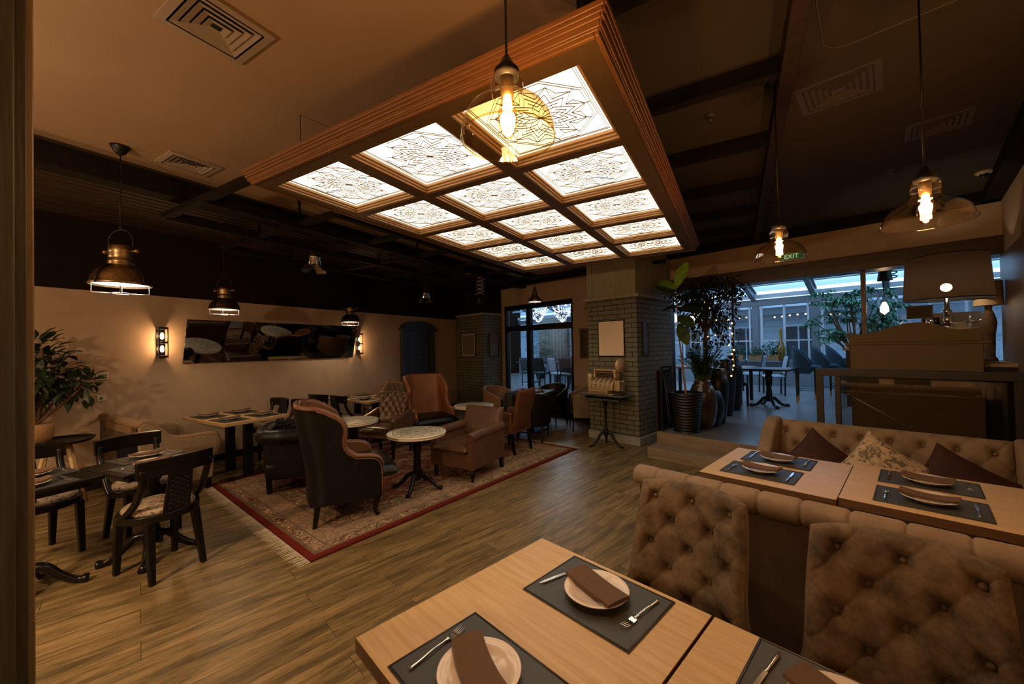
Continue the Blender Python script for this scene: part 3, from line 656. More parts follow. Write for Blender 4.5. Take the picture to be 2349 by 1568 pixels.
def setting_src():
    d = {}
    p = plate_src().build('dinner_plate', MT['china']); d['plate'] = p
    d['napkin'] = napkin_mesh().build('folded_napkin', MT['napkin'])
    m = MB(); m.bx(-.205, .205, -.15, .15, 0, .003); o = m.build('placemat', MT['mat'], bevel=.001)
    b = MB(); hem = [(-.2, -.145), (.2, -.145), (.2, .145), (-.2, .145)]
    for i in range(4):
        p0, p1 = hem[i], hem[(i+1) % 4]; b.tube([(p0[0], p0[1], .0032), (p1[0], p1[1], .0032)], .0032, 6, flat=.5)
    b.build('stitched_hem', MT['matedge'], o); d['mat'] = o
    f = MB(); f.tube(spline([(0, -.095, .005), (0, -.06, .005), (0, -.02, .008), (0, .02, .006), (0, .04, .004)], 4), [.0045, .0046, .0046, .0046, .0044, .004, .0036, .0032, .003, .003, .003, .003, .0032, .004, .005, .007, .008], 8, flat=.45)
    f.add([(-.010, .04, .005), (.010, .04, .005), (.0115, .058, .003), (-.0115, .058, .003)], [(0, 1, 2, 3)])
    for k in range(4): x = -.0095+k*.0063; f.tube([(x, .056, .003), (x, .075, .0032), (x*.95, .1, .008)], [.0016, .0014, .0008], 5)
    d['fork'] = f.build('fork', MT['chrome'], solid=.0006)
    k = MB(); k.tube(spline([(0, -.105, .005), (0, -.06, .005), (0, -.01, .005)], 5), [.004, .0052, .0056, .0054, .005, .0046, .0044, .004, .0038, .0036, .0034], 8, flat=.6)
    k.prism([(-.0045, -.01), (.005, -.01), (.007, .03), (.0065, .08), (.001, .108), (-.0055, .085), (-.005, .03)], .004, .0055, 'z')
    d['knife'] = k.build('knife', MT['chrome'])
    return d
MT['matedge'] = M_plain('dark_placemat_hem', (.018, .018, .016), .45)
SRC = setting_src(); USED = {}
def put(kind, loc, rz, label, cat, group):
    s = SRC[kind]
    if kind not in USED: USED[kind] = 1; o = s; o.location = loc; o.rotation_euler = (0, 0, rz)
    else:
        o = s.copy(); C.objects.link(o); o.location = loc; o.rotation_euler = (0, 0, rz)
        for ch in kids(s): c = ch.copy(); C.objects.link(c); c.parent = o
    tag(o, label, cat, group); return o
def rot(x, y, a): return (x*math.cos(a)-y*math.sin(a), x*math.sin(a)+y*math.cos(a))
def place_setting(x, y, z, rz, where, grp, cut=True, nap=0.0, mat=True, fork_side=1, fx=-.160, kx=.160, swap=False, plate=(0, 0), fz=0, kz=0):
    if mat: put('mat', (x, y, z+.0005), rz, 'dark leather placemat '+where, 'placemat', 'placemats '+grp)
    zz = z+(.0055 if mat else .001); px, py = rot(*plate, rz)
    put('plate', (x+px, y+py, zz+(.0012 if mat else 0)), rz, 'round cream plate '+where, 'plate', 'plates '+grp)
    put('napkin', (x+px, y+py, zz+.0045), rz+nap, 'brown napkin on plate '+where, 'napkin', 'napkins '+grp)
    if cut:
        a, b = rot(fx, -.02, rz); put('fork', (x+a, y+b, zz-.001), rz+fz, 'silver fork '+where, 'fork', 'forks '+grp)
        a, b = rot(kx, -.01, rz); put('knife', (x+a, y+b, zz-.001), rz+kz, 'silver knife '+where, 'knife', 'knives '+grp)
# ---------------------------------------------------------------- oak tables on steel legs
def oak_table(name, label, loc, rz, L, W, grp, leg='slab', H=.75, legs=((-.2, 0), (.2, 0)), base=True):
    t = thing(name, label, 'table', loc, rz, grp)
    m = MB(); n = max(2, int(round(W/.14)))
    for i in range(1): m.bx(-L/2, L/2, -W/2, W/2, H-.045, H)
    m.mi = [0, 0, 1, 1, 1, 1]; top = m.build('tabletop', [MT['oak'], MT['oakedge']], t, bevel=.002)
    for (x, y) in legs:
        m = MB(); m.bx(x-.04, x+.04, y-.04, y+.04, .015, H-.04); m.build('leg', MT['black'], t, bevel=.003)
    m = MB(); m.bx(-max(.2, L*.3), max(.2, L*.3), -W*.3, W*.3, 0, .015); m.build('base_plate', MT['black'], t, bevel=.004)
    return t
def right_tables():
    # the near table stands partly below the frame
    t = oak_table('oak_dining_table', 'nearest oak table, two place settings, its left corner over the open floor', R(-.815, .872), A16, .71, .83, 'oak tables at the right')
    t = oak_table('oak_dining_table', 'near oak table pushed against the nearest one, cropped at the frame bottom', R(-.09, .872), A16, .725, .83, 'oak tables at the right')
    t = oak_table('oak_dining_table', 'oak table behind the banquette, its free end towards the steps', R(-.665, 3.09), A16, .705, .82, 'oak tables at the right')
    t = oak_table('oak_dining_table', 'oak table behind the banquette, end near the dark door casing', R(.06, 3.10, .012), A16, .73, .82, 'oak tables at the right')
    g = 'on the nearest oak tables'
    c = R(-.77, 1.115); place_setting(c.x, c.y, .75, A16+PI, 'on the nearest table before the left tufted chair', g, nap=-.25, kz=-.25, fz=-.1, kx=.15, fx=-.155)
    c = R(-.795, .625); place_setting(c.x, c.y, .75, A16, 'on the near edge of the nearest table', g, nap=-.35, fz=.12)
    c = R(-.125, 1.13); place_setting(c.x, c.y, .75, A16+PI, 'on the cropped table before the right tufted chair', g, nap=-.35, kz=-.1)
    g = 'on the oak tables behind the banquette'
    for s, t_, a, w_, k in ((-.72, 2.93, A16, 'at the step end of the far oak tables, viewer side', 0), (-.70, 3.30, A16+PI, 'at the step end of the far oak tables, sofa side', 0),
                         (.03, 2.91, A16, 'at the casing end of the far oak tables, viewer side', .012), (.03, 3.30, A16+PI, 'at the casing end of the far oak tables, sofa side', .012)):
        c = R(s, t_); place_setting(c.x, c.y, .75+k, a, w_, g, nap=-.1, plate=(0, .01))
right_tables()
# ---------------------------------------------------------------- round patterned tables and black pedestals
def pedestal(t, H, feet=4, spread=.30, k=1.0, a0=PI/4):
    m = MB(); m.lathe([(.035*k, .10), (.05*k, .11), (.05*k, .15), (.038*k, .17), (.052*k, .20), (.046*k, .24), (.042*k, .33), (.036*k, .36), (.045*k, .37), (.036*k, .385), (.05*k, .44), (.056*k, H*.8), (.045*k, H*.86), (.06*k, H*.9), (.06*k, H)], n=24)
    m.build('turned_column', MT['blackwood'], t)
    for i in range(feet):
        a = a0+2*PI*i/feet; cs, sn = math.cos(a), math.sin(a)
        pts = spline([(.03, 0, .17), (.10, 0, .165), (.17, 0, .09), (.24, 0, .035), (spread, 0, .022)], 5)
        m = MB(); n = len(pts); m.tube([(p.x*cs, p.x*sn, p.z) for p in pts], [.030*k-.012*k*j/n+(.010*k if j > n-4 else 0) for j in range(n)], 10)
        m.build('foot', MT['blackwood'], t)
def round_table(x, y, label, r=.33, H=.65, rz=0):
    t = thing('round_lounge_table', label, 'table', (x, y, .006), rz, 'round star-topped lounge tables')
    m = MB(); m.lathe([(r-.02, H-.042), (r-.006, H-.038), (r-.004, H-.026), (r-.016, H-.022), (r, H-.016), (r, H-.004), (r-.006, H)], n=64); m.build('round_top', MT['cream'], t)
    q = MB(); star_lines(q, r*.86, r*.86, .0065, H-.0004, H+.0006, frame=False)
    for k in (.94, .90): q.tube([(r*k*math.cos(2*PI*i/48), r*k*math.sin(2*PI*i/48), H) for i in range(48)], .0015, 4, closed=True)
    q.build('star_inlay', MT['line'], t)
    pedestal(t, H-.04, 4, .29, .95, .4)
    return t
round_table(-3.19, 3.29, 'round star-patterned table between the black wingback and the brown club armchair')
round_table(-4.52, 3.46, 'round star-patterned table behind the black wingback, beside the tufted leather chair')
round_table(-3.80, 5.25, 'round star-patterned table behind the brown club armchair')
# ---------------------------------------------------------------- small black tables at the left
def black_table(x, y, rz, label):
    t = thing('black_bistro_table', label, 'table', (x, y, 0), rz, 'small black pedestal tables')
    m = MB(); m.bx(-.30, .30, -.30, .30, .722, .75); m.build('tabletop', MT['blackwood'], t, bevel=.006, seg=3)
    m = MB(); m.bx(-.24, .24, -.24, .24, .68, .722); m.build('apron', MT['blackwood'], t)
    pedestal(t, .68, 4, .31, 1.1, .785+.2)
    return t
AB = math.radians(8)
black_table(-4.07, 1.235, AB, 'small black table between the cane-splat chair and the one against the sofa')
black_table(-4.17, .60, AB, 'small black table nearest the left casing, two plates on it')
g = 'on the small black tables'
place_setting(-4.27, 1.27, .75, AB-PI/2, 'on the far half of the small black table by the sofa', g)
place_setting(-3.93, 1.20, .75, AB+PI/2, 'on the small black table, behind the near chair back', g)
place_setting(-4.34, .66, .75, AB-PI/2, 'on the far half of the small black table by the casing', g)
place_setting(-4.02, .60, .75, AB+PI/2, 'on the near half of the small black table by the casing', g)
# ---------------------------------------------------------------- oak tables along the left wall
def wall_table(y, label, x0=-6.43, x1=-5.29):
    t = thing('oak_wall_table', label, 'table', ((x0+x1)/2, y, 0), 0, 'oak tables along the left wall'); L = x1-x0
    m = MB(); m.bx(-L/2, L/2, -.385, .385, .712, .75); m.build('tabletop', MT['oak'], t, bevel=.003)
    for x in (-.17, .30):
        m = MB(); m.bx(x-.045, x+.045, -.045, .045, .012, .712); m.build('leg', MT['black'], t, bevel=.003)
        m = MB(); m.bx(x-.06, x+.06, -.30, .30, 0, .014); m.build('foot_plate', MT['black'], t, bevel=.003)
    m = MB(); m.bx(-.3, .42, -.03, .03, .69, .712); m.build('top_bar', MT['black'], t)
wall_table(2.66, 'oak table by the left wall under the long mirror, nearer the beige sofa')
wall_table(4.72, 'oak table by the left wall, farther one, before the tufted bench', -6.45, -5.25)
for y0, nme in ((2.66, 'nearer'), (4.72, 'farther')):
    g = 'on the %s oak wall table' % nme
    for x, dy, w_ in ((-6.15, -.2, 'wall end, viewer side, of the'), (-5.58, -.2, 'aisle end, viewer side, of the'), (-6.15, .2, 'wall end, far side, of the'), (-5.58, .2, 'aisle end, far side, of the')):
        place_setting(x, y0+dy, .75, 0 if dy < 0 else PI, w_+' %s oak wall table' % nme, g, nap=1.45)
# ---------------------------------------------------------------- upholstery helpers
def ez(u): return .5-.5*math.cos(PI*u)
def pad(m, base, nrm, tf, tb, nu=24, nv=24, dim=None, p=5):
    # a closed cushion: a front and a back skin that meet round the edge; dim(u, v) sinks the front
    def E(u, v):
        a, b = abs(2*u-1)**p, abs(2*v-1)**p; return max(0, (1-a)*(1-b))**.38
    def mk(sg, th, dm):
        def f(u, v):
            if not dm or True: u2, v2 = ez(u)*.5+u*.5, ez(v)*.5+v*.5
            n = Vector(nrm(u2, v2)) if callable(nrm) else Vector(nrm); e = E(u2, v2)
            d = th*e-(dm(u2, v2)*min(1, e*1.2) if dm else 0)
            return Vector(base(u2, v2))+n*(sg*d)
        return f
    F, B = mk(1, tf, dim), mk(-1, tb, None)
    m.surf(F, nu, nv); m.surf(lambda u, v: B(1-u, v), nu if not dim else 16, nv if not dim else 16)
    return m
def cushion(c, w, d, h, puff=.02, p=8, nu=20):
    m = MB()
    pad(m, lambda u, v: (c[0]+(u-.5)*w, c[1]+(v-.5)*d, c[2]), (0, 0, 1), h/2+puff, h/2, nu, nu, p=p); return m
def leg_mb(x, y, h, r0=.026, r1=.016, dx=0, dy=0):
    m = MB(); a, b = r0, r1
    m.add([(x-a, y-a, h), (x+a, y-a, h), (x+a, y+a, h), (x-a, y+a, h), (x+dx-b, y+dy-b, 0), (x+dx+b, y+dy-b, 0), (x+dx+b, y+dy+b, 0), (x+dx-b, y+dy+b, 0)],
          [(0, 1, 2, 3), (7, 6, 5, 4), (4, 5, 1, 0), (5, 6, 2, 1), (6, 7, 3, 2), (7, 4, 0, 3)]); return m
def cabriole(x, y, h, sy=1):
    m = MB(); m.tube(spline([(x, y, h), (x, y+.02*sy, h*.75), (x, y-.005*sy, h*.35), (x, y+.0*sy, .03), (x, y+.03*sy, .012)], 4), [.036]*3+[.034, .03, .027, .024, .022, .02, .019, .018, .018, .02, .022, .024, .022, .018], 10); return m
# ---------------------------------------------------------------- black cane-splat chairs (face +y)
def klismos():
    t = thing('black_dining_chair', '', 'chair', group='black cane-splat dining chairs')
    BW = MT['blackwood']
    def D(r, n=28): return [(r*math.cos(a)*1.02, r*math.sin(a)*(.98 if math.sin(a) > 0 else 1.0)) for a in [2*PI*i/n for i in range(n)]]
    m = MB(); m.prism(D(.235), .405, .46, 'z', True); m.build('seat_frame', BW, t, bevel=.008)
    m = MB(); m.lathe([(.205, .455), (.212, .472), (.20, .49), (.15, .505), (.08, .512), (.001, .514)], n=32, cap=False); m.build('seat_pad', MT['toile'], t)
    for x, y, dx, dy in ((-.17, .15, -.01, .02), (.17, .15, .01, .02), (-.14, -.17, -.02, -.07), (.14, -.17, .02, -.07)):
        leg_mb(x, y, .42, .025, .017, dx, dy).build('leg', BW, t, bevel=.004)
    # curved crest rail
    m = MB(); n = 16; vs = []
    for i in range(n+1):
        a = -1+2*i/n; x = a*.235; y = -.275+.055*a*a; k = .013
        hh = .062
        for (dy, z) in ((-k, .80-hh), (k, .80-hh), (k+.002, .855), (-k-.010, .862)): vs.append((x, y+dy, z+.006*(1-a*a)))
    fs = [(0, 1, 2, 3), (n*4+3, n*4+2, n*4+1, n*4)]
    for i in range(n):
        for k in range(4): l = (k+1) % 4; fs.append((i*4+k, (i+1)*4+k, (i+1)*4+l, i*4+l))
    m.add(vs, fs); m.build('crest_rail', BW, t, bevel=.003, fix=True)
    for s in (-1, 1):
        m = MB(); m.tube(spline([(s*.205, -.235, .80), (s*.20, -.21, .68), (s*.205, -.13, .55), (s*.222, -.02, .45), (s*.222, .02, .43)], 6), .021, 8, flat=1.2); m.build('back_post', BW, t)
    m = MB(); m.add([(-.085, -.222, .455), (.085, -.222, .455), (.085, -.205, .455), (-.085, -.205, .455), (-.075, -.283, .75), (.075, -.283, .75), (.075, -.266, .75), (-.075, -.266, .75)],
                    [(0, 3, 2, 1), (4, 5, 6, 7), (0, 1, 5, 4), (1, 2, 6, 5), (2, 3, 7, 6), (3, 0, 4, 7)]); sp = m.build('splat', BW, t, bevel=.002)
    m = MB()
    for r in range(14):
        f = .12+r*.056; z = .455+f*.295; y = -.222-.061*f
        for q in range(5):
            if (q+r) % 2: continue
            x = -.048+q*.024; m.box((x, y-.001, z), (.018, .004, .008))
    m.build('cane_weave', MT['cane'], sp)
    return t
MT['cane'] = M_plain('dull_black_weave', (.035, .030, .025), .45)
def M_toile():
    m, nt, b = nm('printed_cream_fabric'); b.inputs['Roughness'].default_value = .8
    n = N(nt, 'TexNoise'); n.inputs['Scale'].default_value = 26; n.inputs['Detail'].default_value = 6; n.inputs['Distortion'].default_value = 1.2; nt.links.new(coord(nt), n.inputs['Vector'])
    r = ramp(nt, n.outputs['Fac'], [(.40, (.12, .10, .065)), (.47, (.36, .27, .18)), (.6, (.46, .34, .23))]); nt.links.new(r.outputs[0], b.inputs['Base Color']); return m
MT['toile'] = M_toile()
K0 = klismos(); kf = [0]
def chair(x, y, deg, label):
    if not kf[0]: kf[0] = 1; K0.location = (x, y, 0); K0.rotation_euler = (0, 0, math.radians(deg)); K0['label'] = label
    else: dup(K0, label, (x, y, 0), math.radians(deg))
chair(-3.80, 1.20, 98, 'black cane-splat chair nearest the viewer, its back turned, at the small black tables')
chair(-4.62, 1.35, -82, 'black cane-splat chair between the beige sofa and the small black table, facing the aisle')
chair(-4.82, .78, -80, 'black chair by the potted plant, partly hidden by the left casing')
chair(-6.32, 3.26, 180, 'black dining chair at the nearer wall table, wall side')
chair(-5.76, 3.30, 184, 'black dining chair at the nearer wall table, aisle side')
chair(-6.23, 4.30, 4, 'black dining chair at the farther wall table, wall side')
chair(-5.68, 4.32, -6, 'black dining chair at the farther wall table, aisle side')
# ---------------------------------------------------------------- taupe tufted chairs (face +y)
def tufted_chair(loc, rz, label, seed):
    t = thing('tufted_velvet_chair', label, 'chair', loc, rz, 'taupe tufted velvet chairs at the near tables')
    mv = M_velvet('mottled_taupe_velvet_%d' % seed, (.040, .026, .015), (.20, .135, .078), 5.5+seed, .3)
    z0, z1 = .36, .985
    def hw(v): return .215+.012*math.sin(v*PI)+(.095*(1-v/.5)**2 if v < .5 else 0)
    def base(u, v):
        a = 2*u-1; z = z0+(z1-z0)*v; w = hw(v)
        top = -.022*(abs(a)**2.5)*(v**6)
        y = -.24-.10*v+.13*abs(a)**3.2*(1-.62*v)
        return (a*w, y, z+top)
    def nrm(u, v):
        a = 2*u-1; n = Vector((-a*.75*abs(a)**2, 1, .12)); return n.normalized()
    def dm(u, v): a = 2*u-1; return tuft(a*.225+seed*.012, (v-.88)*(z1-z0)+.0, .165, .098, .034, .42)
    m = MB(); pad(m, base, nrm, .060, .045, 96, 110, dm, p=7); m.build('tufted_back', mv, t)
    for i in range(-3, 4):
        for j in range(-1, 6):
            x = (i+(.5 if j % 2 else 0))*.165-seed*.012; v = .88-j*.098/(z1-z0)
            if abs(x) > .2 or v < .1 or v > .97: continue
            u = (x/.225+1)/2; p = Vector(base(u, v))+Vector(nrm(u, v))*.010; b = MB(); b.sphere(p, .011, 8, (1, 1, 1)); b.build('button', mv, t)
    m = MB(); pad(m, lambda u, v: ((u-.5)*.50, -.02+(v-.5)*.50, .42), (0, 0, 1), .06, .06, 20, 20, p=8); m.build('seat', mv, t)
    for x in (-.2, .2):
        for y in (-.24, .2): leg_mb(x, y, .37, .022, .014).build('leg', MT['blackwood'], t)
    return t
c = R(-.69, 1.42); tufted_chair((c.x, c.y, 0), A16+PI, 'left of the two tufted velvet chairs, mottled taupe, before the banquette', 0)
c = R(-.045, 1.40); tufted_chair((c.x, c.y, 0), A16+PI+.03, 'right of the two tufted velvet chairs, largest, cropped by the frame edge', 1)
# ---------------------------------------------------------------- banquette with its back to the viewer
def banquette():
    o = R(0, 0); t = thing('banquette', 'long taupe banquette with a segmented rolled top, its back to the viewer', 'banquette', (0, 0, 0), A16)
    bk = M_velvet('dark_taupe_velvet', (.05, .030, .018), (.08, .05, .031), 4, .2)
    s0, s1 = -1.20, .66
    m = MB(); m.bx(s0+.01, s1, 2.20, 2.31, .05, .80); m.build('back_panel', bk, t, bevel=.01)
    m = MB(); L = s1-s0+.03; ns = 132
    def f(u, v):
        s = s0-.03+L*u; a = 2*PI*v; d = abs((s-s0+.045)/.172-round((s-s0+.045)/.172))*.172
        k = 1-.24*math.exp(-d/.006); e = min(1, (u*L)/.03); k *= math.sqrt(max(0, 1-(1-e)**2))*.98+.02
        return (s, 2.235+.075*k*math.cos(a), .80+.058*k*math.sin(a)+.0)
    m.surf(f, 340, 18); m.build('rolled_top', MT['velvet2'], t)
    m = MB(); m.bx(s0+.02, s1, 2.31, 2.78, .12, .36); m.build('base', bk, t, bevel=.01)
    n = 3
    for i in range(n):
        a = s0+.02+(s1-s0-.02)*i/n; b = s0+.02+(s1-s0-.02)*(i+1)/n
        m = MB(); pad(m, lambda u, v: (a+(b-a)*u, 2.32+.46*v, .41), (0, 0, 1), .055, .05, 16, 14, p=9); m.build('seat_cushion', MT['velvet2'], t)
    for s in (s0+.08, -.3, s1-.08):
        for y in (2.26, 2.7): m = MB(); m.bx(s-.025, s+.025, y-.025, y+.025, 0, .12); m.build('leg', MT['blackwood'], t)
banquette()
def tufted_sofa():
    t = thing('tufted_sofa', 'long olive taupe sofa with a button-tufted back, below the black railing', 'sofa', (0, 0, 0), A16)
    mv = M_velvet('olive_taupe_velvet', (.17, .115, .068), (.24, .165, .10), 5, .25)
    s0, s1, z0, z1 = -.86, .44, .42, .90
    def base(u, v): return (s0+(s1-s0)*u, 4.06+.16*v, z0+(z1-z0)*v)
    def dm(u, v): return tuft((u*(s1-s0)-.04), (v-.80)*(z1-z0), .168, .11, .032, .40)
    m = MB(); pad(m, base, (0, -.95, .3), .075, .05, 170, 60, dm, p=9); m.build('tufted_back', mv, t)
    for j in range(0, 4):
        for i in range(0, 9):
            x = (i+(.5 if j % 2 else 0))*.168+.04; v = .80-j*.11/(z1-z0)
            if x > s1-s0-.03 or v < .1: continue
            p = Vector(base(x/(s1-s0), v))+Vector((0, -.95, .3))*.028; b = MB(); b.sphere(p, .010, 7); b.build('button', mv, t)
    for sg, sx in ((-1, s0-.055), (1, s1+.055)):
        m = MB(); pr = [(4.30, .05), (4.30, .87), (4.27, .915), (4.20, .92), (4.08, .90), (3.97, .83), (3.87, .72), (3.74, .655), (3.62, .62), (3.57, .55), (3.58, .05)]
        m.prism(pr, sx-.055, sx+.055, 'x'); m.build('wing_arm', mv, t, bevel=.032, seg=4)
    m = MB(); m.bx(s0, s1, 3.6, 4.3, .12, .34); m.build('base', mv, t, bevel=.01)
    m = MB(); pad(m, lambda u, v: (s0+(s1-s0)*u, 3.58+.52*v, .39), (0, 0, 1), .065, .05, 26, 16, p=9); m.build('seat_cushion', mv, t)
    m = MB(); m.bx(s0, s1, 4.20, 4.28, .12, .86); m.build('back_board', mv, t, bevel=.02)
    for s in (s0, s1):
        for y in (3.65, 4.25): m = MB(); m.bx(s-.03, s+.03, y-.03, y+.03, 0, .12); m.build('leg', MT['blackwood'], t)
    t2 = thing('upholstered_end_seat', 'sofa end cropped by the frame edge, right of the tufted sofa', 'sofa', (0, 0, 0), A16)
    m = MB(); m.prism([(4.32, .05), (4.32, .86), (4.28, .91), (4.14, .90), (3.98, .84), (3.8, .72), (3.6, .60), (3.55, .5), (3.56, .05)], .56, .68, 'x'); m.build('wing', mv, t2, bevel=.03, seg=4)
    return t
tufted_sofa()
def pillow(loc, w, h, mats, label, rot, grp):
    o = thing('throw_pillow', label, 'pillow', loc, 0, grp); o.rotation_euler = rot
    m = MB()
    def base(u, v):
        a, b = 2*u-1, 2*v-1; k = 1-.10*(1-abs(a)**2)*abs(b)**3; l = 1-.10*(1-abs(b)**2)*abs(a)**3; return (a*w/2*l, 0, b*h/2*k)
    pad(m, base, (0, -1, 0), .085, .06, 26, 26, p=1.7); m.build('cover', mats, o)
    z = MB(); z.tube([base(i/14, 0) for i in range(15)]+[base(1, i/14) for i in range(1, 15)]+[base(1-i/14, 1) for i in range(1, 15)]+[base(0, 1-i/14) for i in range(1, 14)], .004, 5, closed=True); z.build('piping', mats, o)
g = 'pillows on the tufted sofa'
c = R(-.55, 3.87); pillow((c.x, c.y, .63), .40, .40, MT['wine'], 'wine velvet pillow at the step side of the printed pillow', (-.5, math.radians(38), A16), g)
c = R(-.19, 3.78); pillow((c.x, c.y, .655), .42, .42, MT['toile'], 'cream pillow with a faded grey print on the tufted sofa', (-.45, math.radians(33), A16-.1), g)
c = R(.19, 3.86); pillow((c.x, c.y, .62), .44, .40, MT['wine'], 'wine velvet pillow at the casing side of the printed pillow', (-.5, math.radians(30), A16), g)
# ---------------------------------------------------------------- rug
def rug():
    m, nt, b = nm('persian_rug'); b.inputs['Roughness'].default_value = .95; b.inputs['Specular IOR Level'].default_value = .1
    tc = N(nt, 'TexCoord'); ab = N(nt, 'VectorMath', operation='ABSOLUTE'); nt.links.new(tc.outputs['Object'], ab.inputs[0])
    wv = N(nt, 'TexNoise'); wv.inputs['Scale'].default_value = 6; nt.links.new(ab.outputs[0], wv.inputs['Vector'])
    ad = N(nt, 'VectorMath', operation='MULTIPLY_ADD'); ad.inputs[1].default_value = (.35, .35, 0); nt.links.new(wv.outputs['Color'], ad.inputs[0]); nt.links.new(ab.outputs[0], ad.inputs[2])
    vo = N(nt, 'TexVoronoi', feature='F1'); vo.inputs['Scale'].default_value = 7.5; nt.links.new(ad.outputs[0], vo.inputs['Vector'])
    si = N(nt, 'Math', operation='SINE'); mu = N(nt, 'Math', operation='MULTIPLY'); mu.inputs[1].default_value = 42; nt.links.new(vo.outputs['Distance'], mu.inputs[0]); nt.links.new(mu.outputs[0], si.inputs[0])
    r1 = ramp(nt, si.outputs[0], [(.0, (.48, .34, .21)), (.45, (.56, .42, .27)), (.58, (.13, .10, .07)), (.72, (.54, .38, .24)), (.86, (.25, .06, .04))])
    v2 = N(nt, 'TexVoronoi', feature='F1'); v2.inputs['Scale'].default_value = 24; nt.links.new(ad.outputs[0], v2.inputs['Vector'])
    r2 = ramp(nt, v2.outputs['Distance'], [(.10, (.45, .12, .08)), (.2, (1, .95, .85)), (.38, (.95, .88, .8)), (.5, (.28, .28, .26))])
    mx = N(nt, 'Mix', data_type='RGBA', blend_type='MULTIPLY'); mx.inputs[0].default_value = .8; nt.links.new(r1.outputs[0], mx.inputs[6]); nt.links.new(r2.outputs[0], mx.inputs[7])
    # medallion field in red, two guard bands, red edge
    sp = N(nt, 'SeparateXYZ'); nt.links.new(ab.outputs[0], sp.inputs[0])
    def lin(o, a, c): n = N(nt, 'Math', operation='MULTIPLY_ADD'); n.inputs[1].default_value = a; n.inputs[2].default_value = c; nt.links.new(o, n.inputs[0]); return n.outputs[0]
    ex = lin(sp.outputs[0], 1, -1.38); ey = lin(sp.outputs[1], 1, -2.0)
    mxm = N(nt, 'Math', operation='MAXIMUM'); nt.links.new(ex, mxm.inputs[0]); nt.links.new(ey, mxm.inputs[1])
    e1 = lin(mxm.outputs[0], 1, 1.0)
    band = ramp(nt, e1, [(0, (0, 0, 0, 0)), (.995, (0, 0, 0, 0))]); band.color_ramp.interpolation = 'CONSTANT'
    els = band.color_ramp.elements
    while len(els) > 1: els.remove(els[-1])
    els[0].position = 0; els[0].color = (0, 0, 0, 0)
    for p, c, a in ((.40, (.13, .03, .02), .85), (.425, (0, 0, 0), 0), (.60, (.12, .09, .06), .9), (.615, (.33, .21, .13), .5), (.80, (.15, .10, .07), .9), (.815, (0, 0, 0), 0), (.90, (.14, .09, .06), .8), (.93, (.13, .012, .007), .97), (.985, (.07, .008, .005), 1)):
        e = els.new(p); e.color = (*c, a)
    m2 = N(nt, 'Mix', data_type='RGBA'); nt.links.new(band.outputs['Alpha'], m2.inputs[0]); nt.links.new(mx.outputs[2], m2.inputs[6]); nt.links.new(band.outputs['Color'], m2.inputs[7])
    # the reddish field inside
    n3 = N(nt, 'TexNoise'); n3.inputs['Scale'].default_value = 7; n3.inputs['Detail'].default_value = 5; nt.links.new(ab.outputs[0], n3.inputs['Vector'])
    r3 = ramp(nt, n3.outputs['Fac'], [(.45, (0, 0, 0)), (.55, (1, 1, 1))]); inn = ramp(nt, e1, [(.38, (1, 1, 1)), (.42, (0, 0, 0))])
    m4 = N(nt, 'Math', operation='MULTIPLY'); nt.links.new(r3.outputs[0], m4.inputs[0]); nt.links.new(inn.outputs[0], m4.inputs[1]); m5 = N(nt, 'Math', operation='MULTIPLY'); m5.inputs[1].default_value = .75; nt.links.new(m4.outputs[0], m5.inputs[0])
    m3 = N(nt, 'Mix', data_type='RGBA'); m3.inputs[7].default_value = (.17, .022, .014, 1); nt.links.new(m5.outputs[0], m3.inputs[0]); nt.links.new(m2.outputs[2], m3.inputs[6])
    nt.links.new(m3.outputs[2], b.inputs['Base Color'])
    nz = N(nt, 'TexNoise'); nz.inputs['Scale'].default_value = 220; nt.links.new(tc.outputs['Object'], nz.inputs['Vector']); bump(nt, b, nz.outputs['Fac'], .3, .003)
    a = math.radians(-9.5); t = thing('persian_rug', 'patterned Persian rug with a red border under the lounge chairs', 'rug', (-3.88, 3.98, 0), a)
    g = MB(); g.bx(-1.40, 1.40, -2.0, 2.0, 0, .006); g.build('woven_field', m, t)
    f = MB(); fr = M_plain('cream_fringe_yarn', (.62, .50, .33), .9)
    for s in (-1, 1):
        y = s*2.0
        for i in range(420):
            x = -1.4+2.8*(i+.5)/420+random.uniform(-.004, .004); L = random.uniform(.075, .115); d = random.uniform(-.02, .02)
            f.add([(x-.003, y, .005), (x+.003, y, .005), (x+.002+d*.5, y+s*L*.6, .004), (x-.002+d*.5, y+s*L*.6, .004), (x+d+.001, y+s*L, .002), (x+d-.002, y+s*L, .002)], [(0, 1, 2, 3), (3, 2, 4, 5)])
    o = f.build('fringe', fr, t); o['kind'] = 'stuff'
rug()
